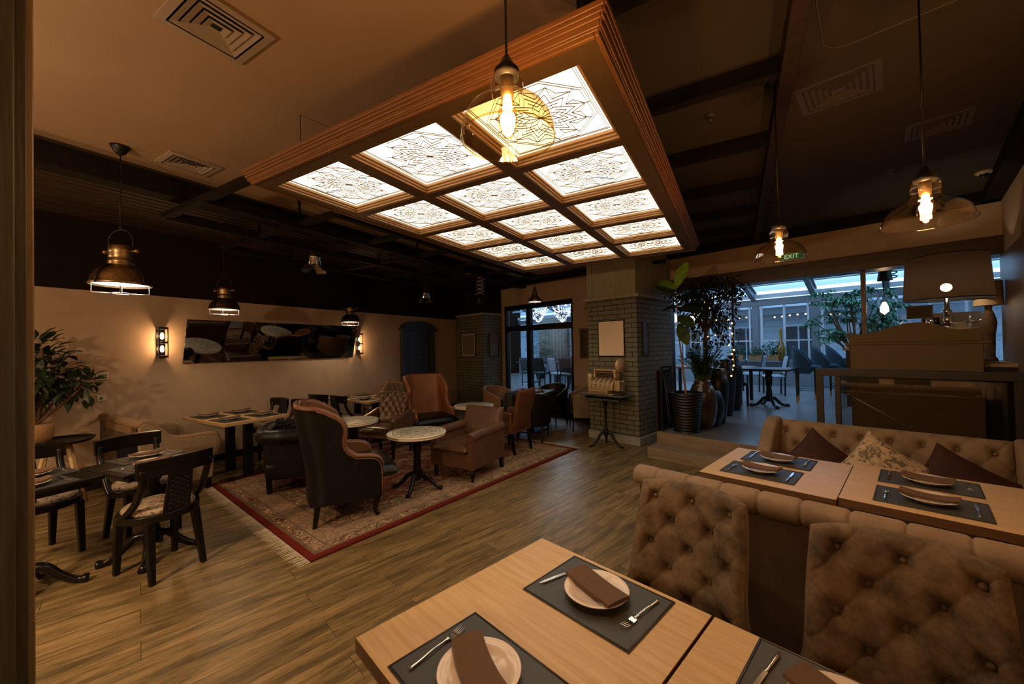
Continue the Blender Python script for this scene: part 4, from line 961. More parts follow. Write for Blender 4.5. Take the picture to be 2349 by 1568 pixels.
# ---------------------------------------------------------------- wingback chairs (face +y)
def wingback(name, label, loc, rz, m_out, m_in, m_trim, m_seat, H=1.10, grp='high wingback chairs', w=.35, base_m=None):
    t = thing(name, label, 'armchair', loc, rz, grp)
    NS, NV = 64, 14
    def path(u):  # 0..1 along the U, right arm front -> back -> left arm front
        pts = [(w, .30), (w+.01, .05), (w, -.12), (w-.02, -.24), (w*.62, -.325), (0, -.345), (-w*.62, -.325), (-w+.02, -.24), (-w, -.12), (-w-.01, .05), (-w, .30)]
        P = spline([(x, y, 0) for x, y in pts], 8); f = u*(len(P)-1); i = min(int(f), len(P)-2); return P[i].lerp(P[i+1], f-i)
    def top(u):
        p = path(u); y = p.y
        return interp([-.345, -.20, -.16, -.11, -.06, -.01, .06, .20, .27, .30], [H, H-.015, H-.04, H-.14, .80, .66, .60, .585, .56, .50], y)
    def lean(z): return max(0, z-.42)
    def prof(u, z, inner):
        p = path(u); k = lean(z); bend = interp([-.345, -.1, .05, .3], [1, .9, .25, 0], p.y)
        # the wing bulges forward at head height
        bul = .13*math.exp(-((z-.90)/.13)**2)*interp([-.345, -.26, -.13, -.05, .3], [0, 0, 1, .6, 0], p.y)-.04*math.exp(-((z-.68)/.08)**2)*interp([-.345, -.2, -.1, .02], [0, 0, 1, 0], p.y)
        x, y = p.x, p.y-.17*k*bend+bul
        if inner:
            n = Vector((-p.x, .10-p.y, 0)); n.normalize(); th = interp([-.345, -.2, .3], [.085, .075, .07], p.y); x += n.x*th; y += n.y*th
        else: x *= 1+.06*(max(0, z-.3))
        return Vector((x, y, z))
    m = MB(); m.surf(lambda u, v: prof(u, .20+(top(u)-.20)*v, False), NS, NV); m.build('outer_shell', m_out, t)
    m = MB(); m.surf(lambda u, v: prof(1-u, .30+(top(1-u)-.30)*v, True), NS, NV); m.build('inner_padding', m_in, t)
    tr = MB(); N_ = 72; mid = [(prof(i/N_, top(i/N_), False)+prof(i/N_, top(i/N_), True))/2 for i in range(N_+1)]
    # a fat rolled edge bridging both skins, running down the arm fronts
    fr = [Vector((mid[0].x, mid[0].y+.006, z)) for z in (.22, .32, .42)]; bk = [Vector((mid[-1].x, mid[-1].y+.006, z)) for z in (.42, .32, .22)]
    pts = fr+mid+bk; tr.tube(pts, [.026]*3+[.033]*len(mid)+[.026]*3, 12); tr.build('rolled_edge', m_trim, t)
    pp = MB(); pp.tube([p+Vector((.036 if p.x > 0 else -.036, 0, -.012)) for p in fr+mid[:20]], .006, 6); pp.tube([p+Vector((.036 if p.x > 0 else -.036, 0, -.012)) for p in mid[-20:]+bk], .006, 6); pp.build('piping', m_trim, t)
    s = MB(); pad(s, lambda u, v: ((u-.5)*(2*w-.06+.10*v), -.24+.69*v, .415), (0, 0, 1), .085, .07, 22, 22, p=6); s.build('seat_cushion', m_seat, t)
    a = MB(); a.bx(-w+.05, w-.05, -.20, .29, .20, .34); a.build('seat_apron', base_m or m_trim, t, bevel=.015)
    u = MB(); u.bx(-w+.03, w-.03, -.30, .27, .19, .21); u.build('underside', MT['black'], t)
    for x in (-.28, .28):
        cabriole(x, .24, .22).build('front_leg', MT['blackwood'], t); leg_mb(x, -.26, .22, .026, .018, 0, -.03).build('rear_leg', MT['blackwood'], t, bevel=.003)
    return t
wingback('wingback_chair', 'black leather wingback with brown rolled edge, its back to the viewer', (-3.42, 2.52, .006), math.radians(-30), MT['leather_bl'], MT['leather_rim'], MT['leather_rim'], MT['leather_bl'], 1.08)
wingback('wingback_chair', 'orange-brown leather wingback facing right, before the dark green door', (-4.55, 5.0, .006), math.radians(-118), MT['leather_bl'], MT['leather_or'], MT['leather_or'], MT['leather_bl'], 1.12)
# ---------------------------------------------------------------- brown club armchair (faces -y)
def club(name, label, loc, rz, lm, legs=.15):
    t = thing(name, label, 'armchair', loc, rz); W, D = .33, .38
    m = MB(); pad(m, lambda u, v: ((u-.5)*.60, -.30-.09*v, .40+.39*v), (0, 1, .18), .07, .07, 22, 18, p=9); m.build('backrest', lm, t)
    for s in (-1, 1):
        x = s*(W-.045)
        m = MB(); m.bx(x-.042, x+.042, -D+.02, D-.03, legs, .50); m.build('side_panel', lm, t, bevel=.012)
        m = MB(); pts = spline([(x, -.36, .545), (x, -.1, .545), (x, .2, .54), (x, .335, .53), (x, .36, .525)], 5); m.tube(pts, [.062]*(len(pts)-2)+[.058, .04], 16); m.build('rolled_arm', lm, t)
        m = MB(); m.lathe([(.054, 0), (.054, .012), (.044, .016), (.001, .016)], (x, .352, .53), 20, Matrix.Rotation(-PI/2, 4, 'X'), cap=False); m.prism([(x-.052, .53), (x+.052, .53), (x+.038, .36), (x+.04, legs), (x-.04, legs), (x-.038, .36)], .345, .36, 'y'); m.build('scroll_front', lm, t, bevel=.004)
    m = MB(); m.bx(-W+.08, W-.08, -D+.05, D-.02, legs, .33); m.build('seat_base', lm, t, bevel=.012)
    m = MB(); pad(m, lambda u, v: ((u-.5)*.50, -.27+.68*v, .375), (0, 0, 1), .06, .05, 20, 24, p=8); m.build('seat_cushion', lm, t)
    for x in (-.28, .28):
        m = MB(); m.lathe([(.014, 0), (.02, .01), (.016, .03), (.028, .06), (.03, legs)], (x, .31, 0), 14); m.build('front_leg', MT['blackwood'], t)
        leg_mb(x, -.33, legs+.01, .026, .02, 0, -.02).build('rear_leg', MT['blackwood'], t)
    return t
club('club_armchair', 'low brown leather club armchair with scrolled arms at the rug edge', (-3.03, 4.06, .006), PI, MT['leather_br'])
# ---------------------------------------------------------------- tufted leather armchair
def tufted_arm(loc, rz, label):
    t = thing('tufted_leather_armchair', label, 'armchair', loc, rz); lm = MT['leather_br2']; z0, z1 = .44, .92
    def base(u, v): a = 2*u-1; w = .20+.07*v; return (a*w, -.22-.12*v+.05*a*a, z0+(z1-z0)*v+.015*(1-a*a)*v)
    def dm(u, v): a = 2*u-1; return tuft(a*.25, (v-.9)*(z1-z0), .12, .075, .03, .3)*(1 if v > .3 else max(0, (v-.15)/.15))
    m = MB(); pad(m, base, (0, 1, .15), .05, .03, 60, 50, dm, p=8); m.build('tufted_back', lm, t)
    for s in (-1, 1):
        m = MB(); m.prism([(-.30, .30), (-.30, .68), (-.2, .66), (-.05, .62), (.10, .60), (.2, .585), (.23, .55), (.21, .50), (.2, .34), (.2, .30)], s*.29-.035, s*.29+.035, 'x'); m.build('arm', lm, t, bevel=.025, seg=4)
    m = MB(); pad(m, lambda u, v: ((u-.5)*.54, -.25+.50*v, .40), (0, 0, 1), .065, .05, 20, 20, p=8); m.build('seat_cushion', lm, t)
    m = MB(); m.bx(-.30, .30, -.27, .22, .30, .37); m.build('seat_rail', lm, t, bevel=.01)
    for x in (-.27, .27): leg_mb(x, .18, .31, .026, .017).build('front_leg', MT['blackwood'], t, bevel=.003); leg_mb(x, -.25, .31, .024, .015, 0, -.05).build('rear_leg', MT['blackwood'], t, bevel=.003)
MT['leather_br2'] = M_plain('glossy_brown_leather', (.13, .068, .036), .3, noise=.2, nscale=8, coat=.2)
tufted_arm((-4.66, 4.12, .003), math.radians(-166), 'brown leather armchair with a button-tufted back behind the round tables')
# ---------------------------------------------------------------- black tub armchair, its back to the viewer
def black_tub(loc, rz, label):
    t = thing('black_tub_armchair', label, 'armchair', loc, rz); lm = MT['leather_bl']
    def path(u, k=1):
        pts = [(.36, .34), (.38, .1), (.37, -.16), (.28, -.31), (.12, -.36), (-.12, -.36), (-.28, -.31), (-.37, -.16), (-.38, .1), (-.36, .34)]
        P = spline([(x*k, y*k, 0) for x, y in pts], 6); f = u*(len(P)-1); i = min(int(f), len(P)-2); return P[i].lerp(P[i+1], f-i)
    m = MB(); m.surf(lambda u, v: path(u, .90+.06*v)+Vector((0, 0, .16+.46*v)), 50, 8); m.build('outer_shell', lm, t)
    m = MB(); m.surf(lambda u, v: path(1-u, .72)+Vector((0, 0, .30+.38*v)), 50, 8); m.build('inner_padding', lm, t)
    m = MB(); pts = [path(i/60, .93)+Vector((0, 0, .64)) for i in range(61)]; m.tube(pts, [.05]+[.088-.006*abs(math.sin(i*.52)) for i in range(59)]+[.05], 16); m.build('rolled_top', lm, t)
    for i in (12, 21, 30, 39, 48):
        b = MB(); b.sphere(path(i/60, .90)+Vector((0, 0, .724)), .012, 8); b.build('button', lm, t)
    m = MB(); pad(m, lambda u, v: ((u-.5)*.58, -.24+.62*v, .40), (0, 0, 1), .06, .06, 20, 20, p=7); m.build('seat_cushion', lm, t)
    m = MB(); m.bx(-.32, .32, -.30, .32, .16, .34); m.build('seat_base', lm, t, bevel=.04, seg=4)
    for x in (-.26, .26):
        for y in (-.26, .27): leg_mb(x, y, .18, .032, .022).build('leg', MT['blackwood'], t, bevel=.003)
black_tub((-4.65, 2.77, .006), math.radians(-35), 'black leather tub armchair with a fat rolled top behind the black wingback')
# ---------------------------------------------------------------- slim leather armchair seen from behind
def slim(loc, rz, label):
    t = thing('slim_leather_armchair', label, 'armchair', loc, rz); lm = MT['leather_br3']
    m = MB(); pad(m, lambda u, v: ((u-.5)*(.44+.02*v), -.19-.15*v, .36+.60*v), (0, 1, .2), .045, .045, 20, 24, p=7); m.build('backrest', lm, t)
    for s in (-1, 1):
        m = MB(); m.prism([(-.22, .30), (-.22, .62), (.0, .63), (.2, .62), (.24, .59), (.22, .54), (.22, .30)], s*.25-.03, s*.25+.03, 'x'); m.build('arm', lm, t, bevel=.022, seg=3)
    m = MB(); pad(m, lambda u, v: ((u-.5)*.46, -.2+.44*v, .41), (0, 0, 1), .05, .05, 14, 14, p=8); m.build('seat_cushion', lm, t)
    m = MB(); m.bx(-.25, .25, -.21, .21, .30, .37); m.build('seat_rail', lm, t, bevel=.01)
    for x in (-.22, .22): leg_mb(x, .18, .31, .022, .015).build('front_leg', MT['blackwood'], t); leg_mb(x, -.2, .31, .022, .015, 0, -.05).build('rear_leg', MT['blackwood'], t)
MT['leather_br3'] = M_plain('reddish_brown_leather', (.15, .058, .026), .38, noise=.18, nscale=8)
slim((-3.10, 5.22, .003), math.radians(84), 'reddish-brown upright armchair seen from behind, its legs on the far rug end')
# ---------------------------------------------------------------- beige sofas along the left wall
def wall_sofa(y, rz, label, tufted, x0=-6.66, x1=-5.42):
    cx = (x0+x1)/2; t = thing('upholstered_sofa', label, 'sofa', (cx, y, 0), rz); L = (x1-x0)/2; lm = MT['linen']
    pr = [(-.02, .13), (-.02, .84), (.02, .88), (.08, .86), (.16, .76), (.24, .68), (.36, .645), (.56, .64), (.66, .63), (.70, .58), (.70, .50), (.66, .40), (.645, .13)]
    for s in (-1, 1):
        m = MB(); m.prism(pr, s*(L-.045)-.04, s*(L-.045)+.04, 'x'); m.build('arm_panel', lm, t, bevel=.02, seg=3)
        m = MB(); q = [Vector((s*(L-.045), a, b)) for a, b in pr[1:-1]]; m.tube(spline(q, 4), .036, 10); m.build('arm_roll', MT['linen2'], t)
    m = MB(); pad(m, lambda u, v: ((u-.5)*2*(L-.06), .10-.04*v, .36+.52*v), (0, 1, .05), .07, .09, 60 if tufted else 18, 24, (lambda u, v: tuft(u*2*L, (v-.85)*.5, .16, .1, .035)) if tufted else None, p=9); m.build('backrest', MT['linen2'] if not tufted else MT['brownfab'], t)
    m = MB(); m.bx(-L+.02, L-.02, -.02, .02, .13, .84); m.build('back_board', MT['brownfab'], t, bevel=.015)
    m = MB(); m.tube([(-L+.03, 0, .86), (L-.03, 0, .86)], .042, 12); m.build('back_roll', MT['linen2'], t)
    m = MB(); pad(m, lambda u, v: ((u-.5)*2*(L-.09), .1+.55*v, .40), (0, 0, 1), .065, .06, 20, 16, p=8); m.build('seat_cushion', MT['linen2'], t)
    m = MB(); m.bx(-L+.06, L-.06, .0, .62, .13, .34); m.build('seat_base', lm, t, bevel=.01)
    for x in (-L+.06, L-.06):
        for yy in (.04, .61): leg_mb(x, yy, .14, .032, .022).build('leg', MT['blackwood'], t, bevel=.003)
MT['linen2'] = M_plain('tan_upholstery', (.27, .165, .085), .8, noise=.12, nscale=40, bumps=.1)
MT['brownfab'] = M_plain('brown_upholstery', (.10, .06, .032), .75, noise=.15, nscale=30, bumps=.1)
wall_sofa(1.57, 0, 'beige sofa with a swooping arm between the small black tables and the wall table', False)
wall_sofa(6.02, PI, 'brown tufted sofa by the wall behind the farther oak wall table', True, -6.66, -5.45)
o = MT['toile']; pillow((-5.72, 5.72, .66), .36, .36, o, 'small printed pillow on the brown tufted wall sofa', (-.3, .7, .2), 'pillows on the brown wall sofa')
# ---------------------------------------------------------------- far corner: dark clothed table and tub chairs
def tub(name, loc, rz, label, lm, post=None, H=.80, low=.60):
    t = thing(name, label, 'armchair', loc, rz, 'low-backed tub chairs')
    def path(u, k=1):
        pts = [(.28, .26), (.31, .05), (.28, -.16), (.15, -.28), (0, -.31), (-.15, -.28), (-.28, -.16), (-.31, .05), (-.28, .26)]
        P = spline([(x*k, y*k, 0) for x, y in pts], 6); f = u*(len(P)-1); i = min(int(f), len(P)-2); return P[i].lerp(P[i+1], f-i)
    def tp(p): return interp([-.31, -.2, .0, .26], [H, H-.03, (H+low)/2, low], p.y)
    m = MB(); m.surf(lambda u, v: (lambda p: Vector((p.x*(1+.06*v), p.y*(1+.06*v), .26+(tp(p)-.26)*v)))(path(u)), 40, 8); m.surf(lambda u, v: (lambda p: Vector((p.x*.86*(1+.06*v), p.y*.86*(1+.06*v), .30+(tp(p)-.30)*v)))(path(1-u)), 40, 8)
    m.build('tub_shell', lm, t)
    m = MB(); m.tube([(lambda p: Vector((p.x*.985, p.y*.985, tp(p))))(path(i/50)) for i in range(51)], .026, 10); m.build('top_roll', lm, t)
    m = MB(); pad(m, lambda u, v: ((u-.5)*.46, -.18+.44*v, .41), (0, 0, 1), .055, .06, 16, 16, p=6); m.build('seat_cushion', lm, t)
    for x in (-.26, .26):
        m = MB(); m.tube(spline([(x, .265, low), (x, .28, .48), (x, .265, .34), (x, .27, .0)], 5), [.02]*9+[.018, .017, .016, .015, .014, .013, .012], 8); m.build('front_post', MT['blackwood'], t)
        leg_mb(x*.8, -.2, .30, .02, .014, 0, -.05).build('rear_leg', MT['blackwood'], t)
    return t
tub('tub_chair', (-4.15, 6.62, 0), math.radians(-98), 'tan tub chair left of the dark clothed table, below the framed pictures', MT['leather_tan'])
tub('tub_chair', (-3.32, 7.30, 0), math.radians(172), 'dark tub chair behind the dark clothed table, before the tall window', MT['leather_bl'])
tub('tub_chair', (-3.12, 6.0, 0), math.radians(20), 'black tub chair in front of the dark clothed table, beside the reddish armchair', MT['leather_bl'])
tub('tub_chair', (-2.56, 7.18, 0), math.radians(118), 'tan armchair with black front posts left of the brick pillar', MT['leather_tan2'], H=.84, low=.64)
def cloth_table():
    t = thing('clothed_table', 'small square table under a dark cloth in the far corner', 'table', (-3.45, 6.62, 0), .1)
    m = MB(); m.bx(-.36, .36, -.36, .36, .72, .745); m.build('tabletop', MT['blackwood'], t)
    m = MB(); m.tube([(0, 0, 0), (0, 0, .72)], .05, 10); m.build('column', MT['black'], t); m = MB(); m.bx(-.25, .25, -.25, .25, 0, .02); m.build('base_plate', MT['black'], t)
    c = MB(); n = 64
    def f(u, v):
        a = 2*PI*u; q = max(abs(math.cos(a)), abs(math.sin(a))); r = .375/q
        if v < .4: k = v/.4; return (r*k*math.cos(a), r*k*math.sin(a), .748)
        k = (v-.4)/.6; w = 1+.03*k+.03*k*math.sin(a*12); return (r*w*math.cos(a), r*w*math.sin(a), .748-.30*k)
    c.surf(f, n, 12)
    o = c.build('tablecloth', M_plain('dark_tablecloth', (.018, .017, .018), .6, noise=.2), None, (-3.45, 6.62, 0), .1); tag(o, 'dark cloth draped over the far corner table', 'tablecloth')
cloth_table()
for dx, dy, r_, w_ in ((-.2, 0, -PI/2, 'side nearest the left tub chair'), (.0, .2, PI, 'window side'), (.2, -.02, PI/2, 'side nearest the brick pillar')):
    place_setting(-3.45+dx, 6.62+dy, .7495, r_, 'on the far clothed table, '+w_, 'on the far clothed table', cut=False, mat=False)
# ---------------------------------------------------------------- things on the walls
def mirror():
    m, nt, b = nm('mirror_silver'); b.inputs['Base Color'].default_value = (.32, .32, .30, 1); b.inputs['Metallic'].default_value = 1; b.inputs['Roughness'].default_value = .015
    th = math.radians(14); t = thing('wall_mirror', 'long frameless mirror tilted forward on the left wall between the two sconces', 'mirror', (-6.60, 3.75, 1.765), 0); t.rotation_euler = (0, th, 0)
    a = MB(); a.bx(-.004, .004, -1.38, 1.38, -.315, .315); a.build('mirror_glass', m, t, bevel=.002)
    a = MB(); a.bx(-.02, -.005, -1.35, 1.35, -.30, .30); a.build('backing_board', MT['black'], t)
mirror()
def frame(loc, rz, w, h, label, cat, inner, mount=None, fm=None, fw=.02, flat=.02):
    t = thing('picture_frame', label, cat, loc, rz, 'framed pictures around the brick pillars'); fm = fm or MT['black']
    for a in ((-w/2, w/2, -h/2, -h/2+fw), (-w/2, w/2, h/2-fw, h/2), (-w/2, -w/2+fw, -h/2+fw, h/2-fw), (w/2-fw, w/2, -h/2+fw, h/2-fw)): pass
    m = MB(); m.bx(-w/2, w/2, -flat, 0, -h/2, -h/2+fw); m.bx(-w/2, w/2, -flat, 0, h/2-fw, h/2); m.bx(-w/2, -w/2+fw, -flat, 0, -h/2+fw, h/2-fw); m.bx(w/2-fw, w/2, -flat, 0, -h/2+fw, h/2-fw); m.build('frame_moulding', fm, t, bevel=.003)
    k = 0
    if mount: m = MB(); m.bx(-w/2+fw, w/2-fw, -flat*.5, -flat*.2, -h/2+fw, h/2-fw); m.build('mount', mount, t); k = .045
    m = MB(); m.bx(-w/2+fw+k, w/2-fw-k, -flat*.62, -flat*.3, -h/2+fw+k, h/2-fw-k); m.build('picture_sheet', inner, t)
peach = M_plain('pale_peach_sheet', (.90, .70, .50), .8, noise=.01); greyp = M_plain('grey_brown_sheet', (.20, .17, .13), .8, noise=.01)
cream = M_plain('cream_mount', (.55, .42, .28), .8, noise=.01)
frame(R(-3.51, 5.675, 1.71), A16, .50, .60, 'blank peach picture in a thin black frame on the nearer brick pillar', 'picture', peach, None, fw=.014)
frame(R(-3.045, 5.93, 1.70), A16+PI/2, .20, .55, 'narrow dark framed picture on the right face of the nearer brick pillar', 'picture', M_plain('dim_print', (.12, .085, .07), .5, noise=.5, nscale=9), None, fw=.02)
frame(R(-8.22, 6.305, 1.68), A16, .62, .64, 'grey picture with a cream mount on the far brick pillar', 'picture', greyp, cream)
frame(R(-7.595, 6.65, 1.675), A16+PI/2, .32, .62, 'plain grey-brown picture on the window-side face of the far brick pillar', 'picture', greyp)
frame(R(-4.78, 6.945, 1.65), A16, .56, .64, 'dark wooden picture frame half hidden behind the nearer brick pillar', 'picture', M_plain('dim_brown_print', (.10, .06, .03), .5, noise=.6, nscale=7), M_plain('dark_mount', (.05, .035, .02), .7), M_wood('dark_frame_wood', (.05, .025, .012), (.09, .045, .02), .35), fw=.05, flat=.04)
t = thing('thermostat', 'cream thermostat with a small green screen on the left wall', 'thermostat', (-6.7, 1.58, 1.345))
a = MB(); a.bx(0, .022, -.055, .055, -.045, .045); a.build('housing', MT['white'], t, bevel=.006); a = MB(); a.bx(.022, .024, -.035, .012, -.02, .022); a.build('screen', M_plain('lcd', (.10, .14, .07), .2), t)
for k in range(2): a = MB(); a.bx(.022, .026, .022, .04, -.02+k*.022, -.004+k*.022); a.build('button', MT['ventm'], t)
t = thing('light_switch', 'square white switch below the thermostat', 'switch', (-6.7, 1.575, 1.08))
a = MB(); a.bx(0, .01, -.04, .04, -.04, .04); a.build('plate', MT['white'], t, bevel=.003); a = MB(); a.lathe([(.014, 0), (.012, .012)], (.01, 0, 0), 16, Matrix.Rotation(PI/2, 4, 'Y')); a.build('rotary_knob', MT['ventm'], t)
# ---------------------------------------------------------------- cash register on its stand
def register():
    c = R(-3.45, 5.36); t = thing('register_stand', 'small dark stand with three curved feet, carrying the cash register', 'stand', (c.x, c.y, 0), A16+.02)
    m = MB(); m.bx(-.40, .40, -.17, .20, .80, .825); m.build('top_board', MT['greyb'], t, bevel=.006)
    m = MB(); m.bx(-.34, .34, -.19, .16, .745, .762); m.build('lower_shelf', MT['greyb'], t, bevel=.004)
    for s in (-1, 1): m = MB(); m.bx(s*.30-.012, s*.30+.012, -.1, .1, .762, .80); m.build('bracket', MT['iron'], t)
    m = MB(); m.lathe([(.03, .16), (.045, .18), (.03, .21), (.04, .25), (.022, .29), (.02, .60), (.035, .68), (.06, .745)], n=20); m.build('column', MT['iron'], t)
    for i in range(3):
        a = 2*PI*i/3-PI/2-.5; cs, sn = math.cos(a), math.sin(a); pts = spline([(.02, 0, .22), (.09, 0, .20), (.16, 0, .10), (.25, 0, .025), (.30, 0, .02)], 5)
        m = MB(); m.tube([(p.x*cs, p.x*sn, p.z) for p in pts], [.026-.0006*j for j in range(len(pts))], 8); m.build('foot', MT['iron'], t)
    B = M_wood('engraved_brass', (.34, .25, .11), (.72, .56, .30), .4, scale=(30, 30, 30), strength=.5); B.node_tree.nodes['Principled BSDF'].inputs['Metallic'].default_value = .5
    D = M_plain('register_dark', (.05, .03, .018), .4)
    t = thing('cash_register', 'antique brass cash register with rows of keys, standing before the brick pillar', 'cash register', (c.x, c.y, .826), A16+.02)
    m = MB(); m.bx(-.24, .22, -.15, .17, 0, .02); m.bx(-.20, .14, -.17, .12, .02, .07); m.build('cash_drawer', B, t, bevel=.006)
    m = MB(); m.bx(-.17, .10, -.174, -.168, .03, .06); m.build('drawer_front', M_plain('pale_brass', (.45, .34, .2), .35, .7), t, bevel=.002)
    # curved key drum
    pr = [(.14, .07), (-.13, .07)]+[(-.13+.16*(1-math.cos(a)), .09+.16*math.sin(a)) for a in [PI/2*i/8 for i in range(9)]]+[(.14, .25)]
    m = MB(); m.prism(pr, -.20, .20, 'x'); m.build('drum_cabinet', B, t, bevel=.004)
    for k in range(9):
        x = -.165+k*.041
        m = MB(); m.prism([(a*1.0-(.012 if i < 11 else 0), b) for i, (a, b) in enumerate(pr[2:10])]+[(pr[9][0], pr[9][1]-.01), (-.12, .09)], x-.013, x+.013, 'x'); kb = m.build('key_bank', B, t, bevel=.002)
        for i in range(6):
            a = PI/2*(i+.7)/7; m = MB(); m.sphere((x, -.13+.16*(1-math.cos(a))-.018, .09+.16*math.sin(a)+.008), .0085, 6); m.build('key', MT['china'] if k % 2 else D, kb)
    m = MB(); m.bx(-.18, .18, .0, .14, .25, .33); m.build('display_box', D, t)
    m = MB(); m.bx(-.20, .20, -.02, .15, .33, .385); m.bx(-.20, -.165, -.02, .15, .25, .33); m.bx(.165, .20, -.02, .15, .25, .33); m.build('crest', M_plain('brass_crest', (.70, .45, .24), .4, .4), t, bevel=.01)
    m = MB(); m.bx(-.165, .165, -.026, -.02, .343, .372); m.build('crest_plate', D, t)
    m = MB(); m.lathe([(.035, 0), (.05, .02), (.035, .05), (.06, .16), (.05, .24), (.055, .27), (.03, .30)], (-.27, 0, .02), 20); m.build('left_roll_housing', B, t)
    m = MB(); m.bx(.205, .30, -.08, .10, .06, .22); m.build('receipt_box', B, t, bevel=.01)
    m = MB(); m.tube([(.30, -.05, .19), (.36, -.07, .21)], .008, 8); m.sphere((.365, -.075, .212), .014, 8); m.tube([(.31, -.04, .05), (.35, -.08, .09)], .01, 8); m.build('crank', M_plain('pale_brass2', (.6, .45, .3), .3, .8), t)
    m = MB(); m.lathe([(.001, -.02), (.105, -.018), (.11, 0), (.105, .018), (.001, .02)], (.22, .11, .45), 32, Matrix.Rotation(PI/2, 4, 'Y')@Matrix.Rotation(.3, 4, 'X'), cap=False); m.build('round_sign', M_plain('sign_brass', (.62, .46, .28), .4, .4), t)
    m = MB(); m.tube([(.22, .11, .20), (.22, .11, .36)], .01, 8); m.build('sign_post', MT['iron'], t)
MT['greyb'] = M_wood('grey_dark_board', (.05, .047, .04), (.09, .085, .07), .4, scale=(2, 12, 12))
register()
# ---------------------------------------------------------------- plants
def leaf(m, p, d, up, L, W, fold=.25, droop=.2, n=4):
    d = Vector(d).normalized(); s = d.cross(Vector(up)); s = s.normalized() if s.length > 1e-4 else d.orthogonal().normalized(); q = s.cross(d); p = Vector(p); vs = []
    for i in range(n+1):
        t = i/n; w = W*math.sin(PI*min(1, t*.93+.04))**.8*(.75+.25*t if L > .15 else 1)/2; c = p+d*L*t-q*droop*L*t*t
        vs += [c-s*w+q*fold*w, c, c+s*w+q*fold*w]
    fs = []
    for i in range(n): a = i*3; fs += [(a, a+1, a+4, a+3), (a+1, a+2, a+5, a+4)]
    m.add(vs, fs, True)
def crown(m, c, r, n, L, W, sq=(1, 1, 1), fill=.45, droop=.3):
    for i in range(n):
        v = Vector((random.gauss(0, 1), random.gauss(0, 1), random.gauss(0, 1))).normalized()*(fill+(1-fill)*random.random()**.5)
        p = Vector(c)+Vector((v.x*r*sq[0], v.y*r*sq[1], v.z*r*sq[2])); d = v+Vector((random.uniform(-.8, .8), random.uniform(-.8, .8), random.uniform(-.7, .4)))
        leaf(m, p, d, (random.uniform(-.3, .3), random.uniform(-.3, .3), 1), L*random.uniform(.7, 1.2), W*random.uniform(.8, 1.2), droop=droop, n=3)
def branches(m, base, tips, r0, r1):
    for tp in tips:
        a, b = Vector(base), Vector(tp); mid = (a+b)/2+Vector((random.uniform(-.06, .06), random.uniform(-.06, .06), .05)); P = spline([a, mid, b], 4); m.tube(P, [r0+(r1-r0)*i/8 for i in range(9)], 6)
def pot(t, prof, mat, ribs=0, n=40):
    m = MB()
    if not ribs: m.lathe(prof, n=n)
    else:
        def f(u, v):
            a = 2*PI*u; z = v*prof[-1][1]; r = interp([p[1] for p in prof], [p[0] for p in prof], z)+.0045*math.sin(z*ribs+1.6*math.sin(a*3)); return (r*math.cos(a), r*math.sin(a), z)
        m.surf(f, 60, 90)
        m.lathe([(.001, .0), (prof[0][0], 0)], n=n, cap=False); r = prof[-1][0]; z = prof[-1][1]
        m.lathe([(r, z), (r+.012, z+.012), (r-.01, z+.02), (r-.03, z-.03)], n=n, cap=False)
    m.build('pot', mat, t)
    m = MB(); m.lathe([(.001, prof[-1][1]-.04), (prof[-1][0]-.02, prof[-1][1]-.045)], n=24, cap=False); m.build('soil', M_plain('potting_soil', (.03, .02, .012), .95, nscale=80), t)
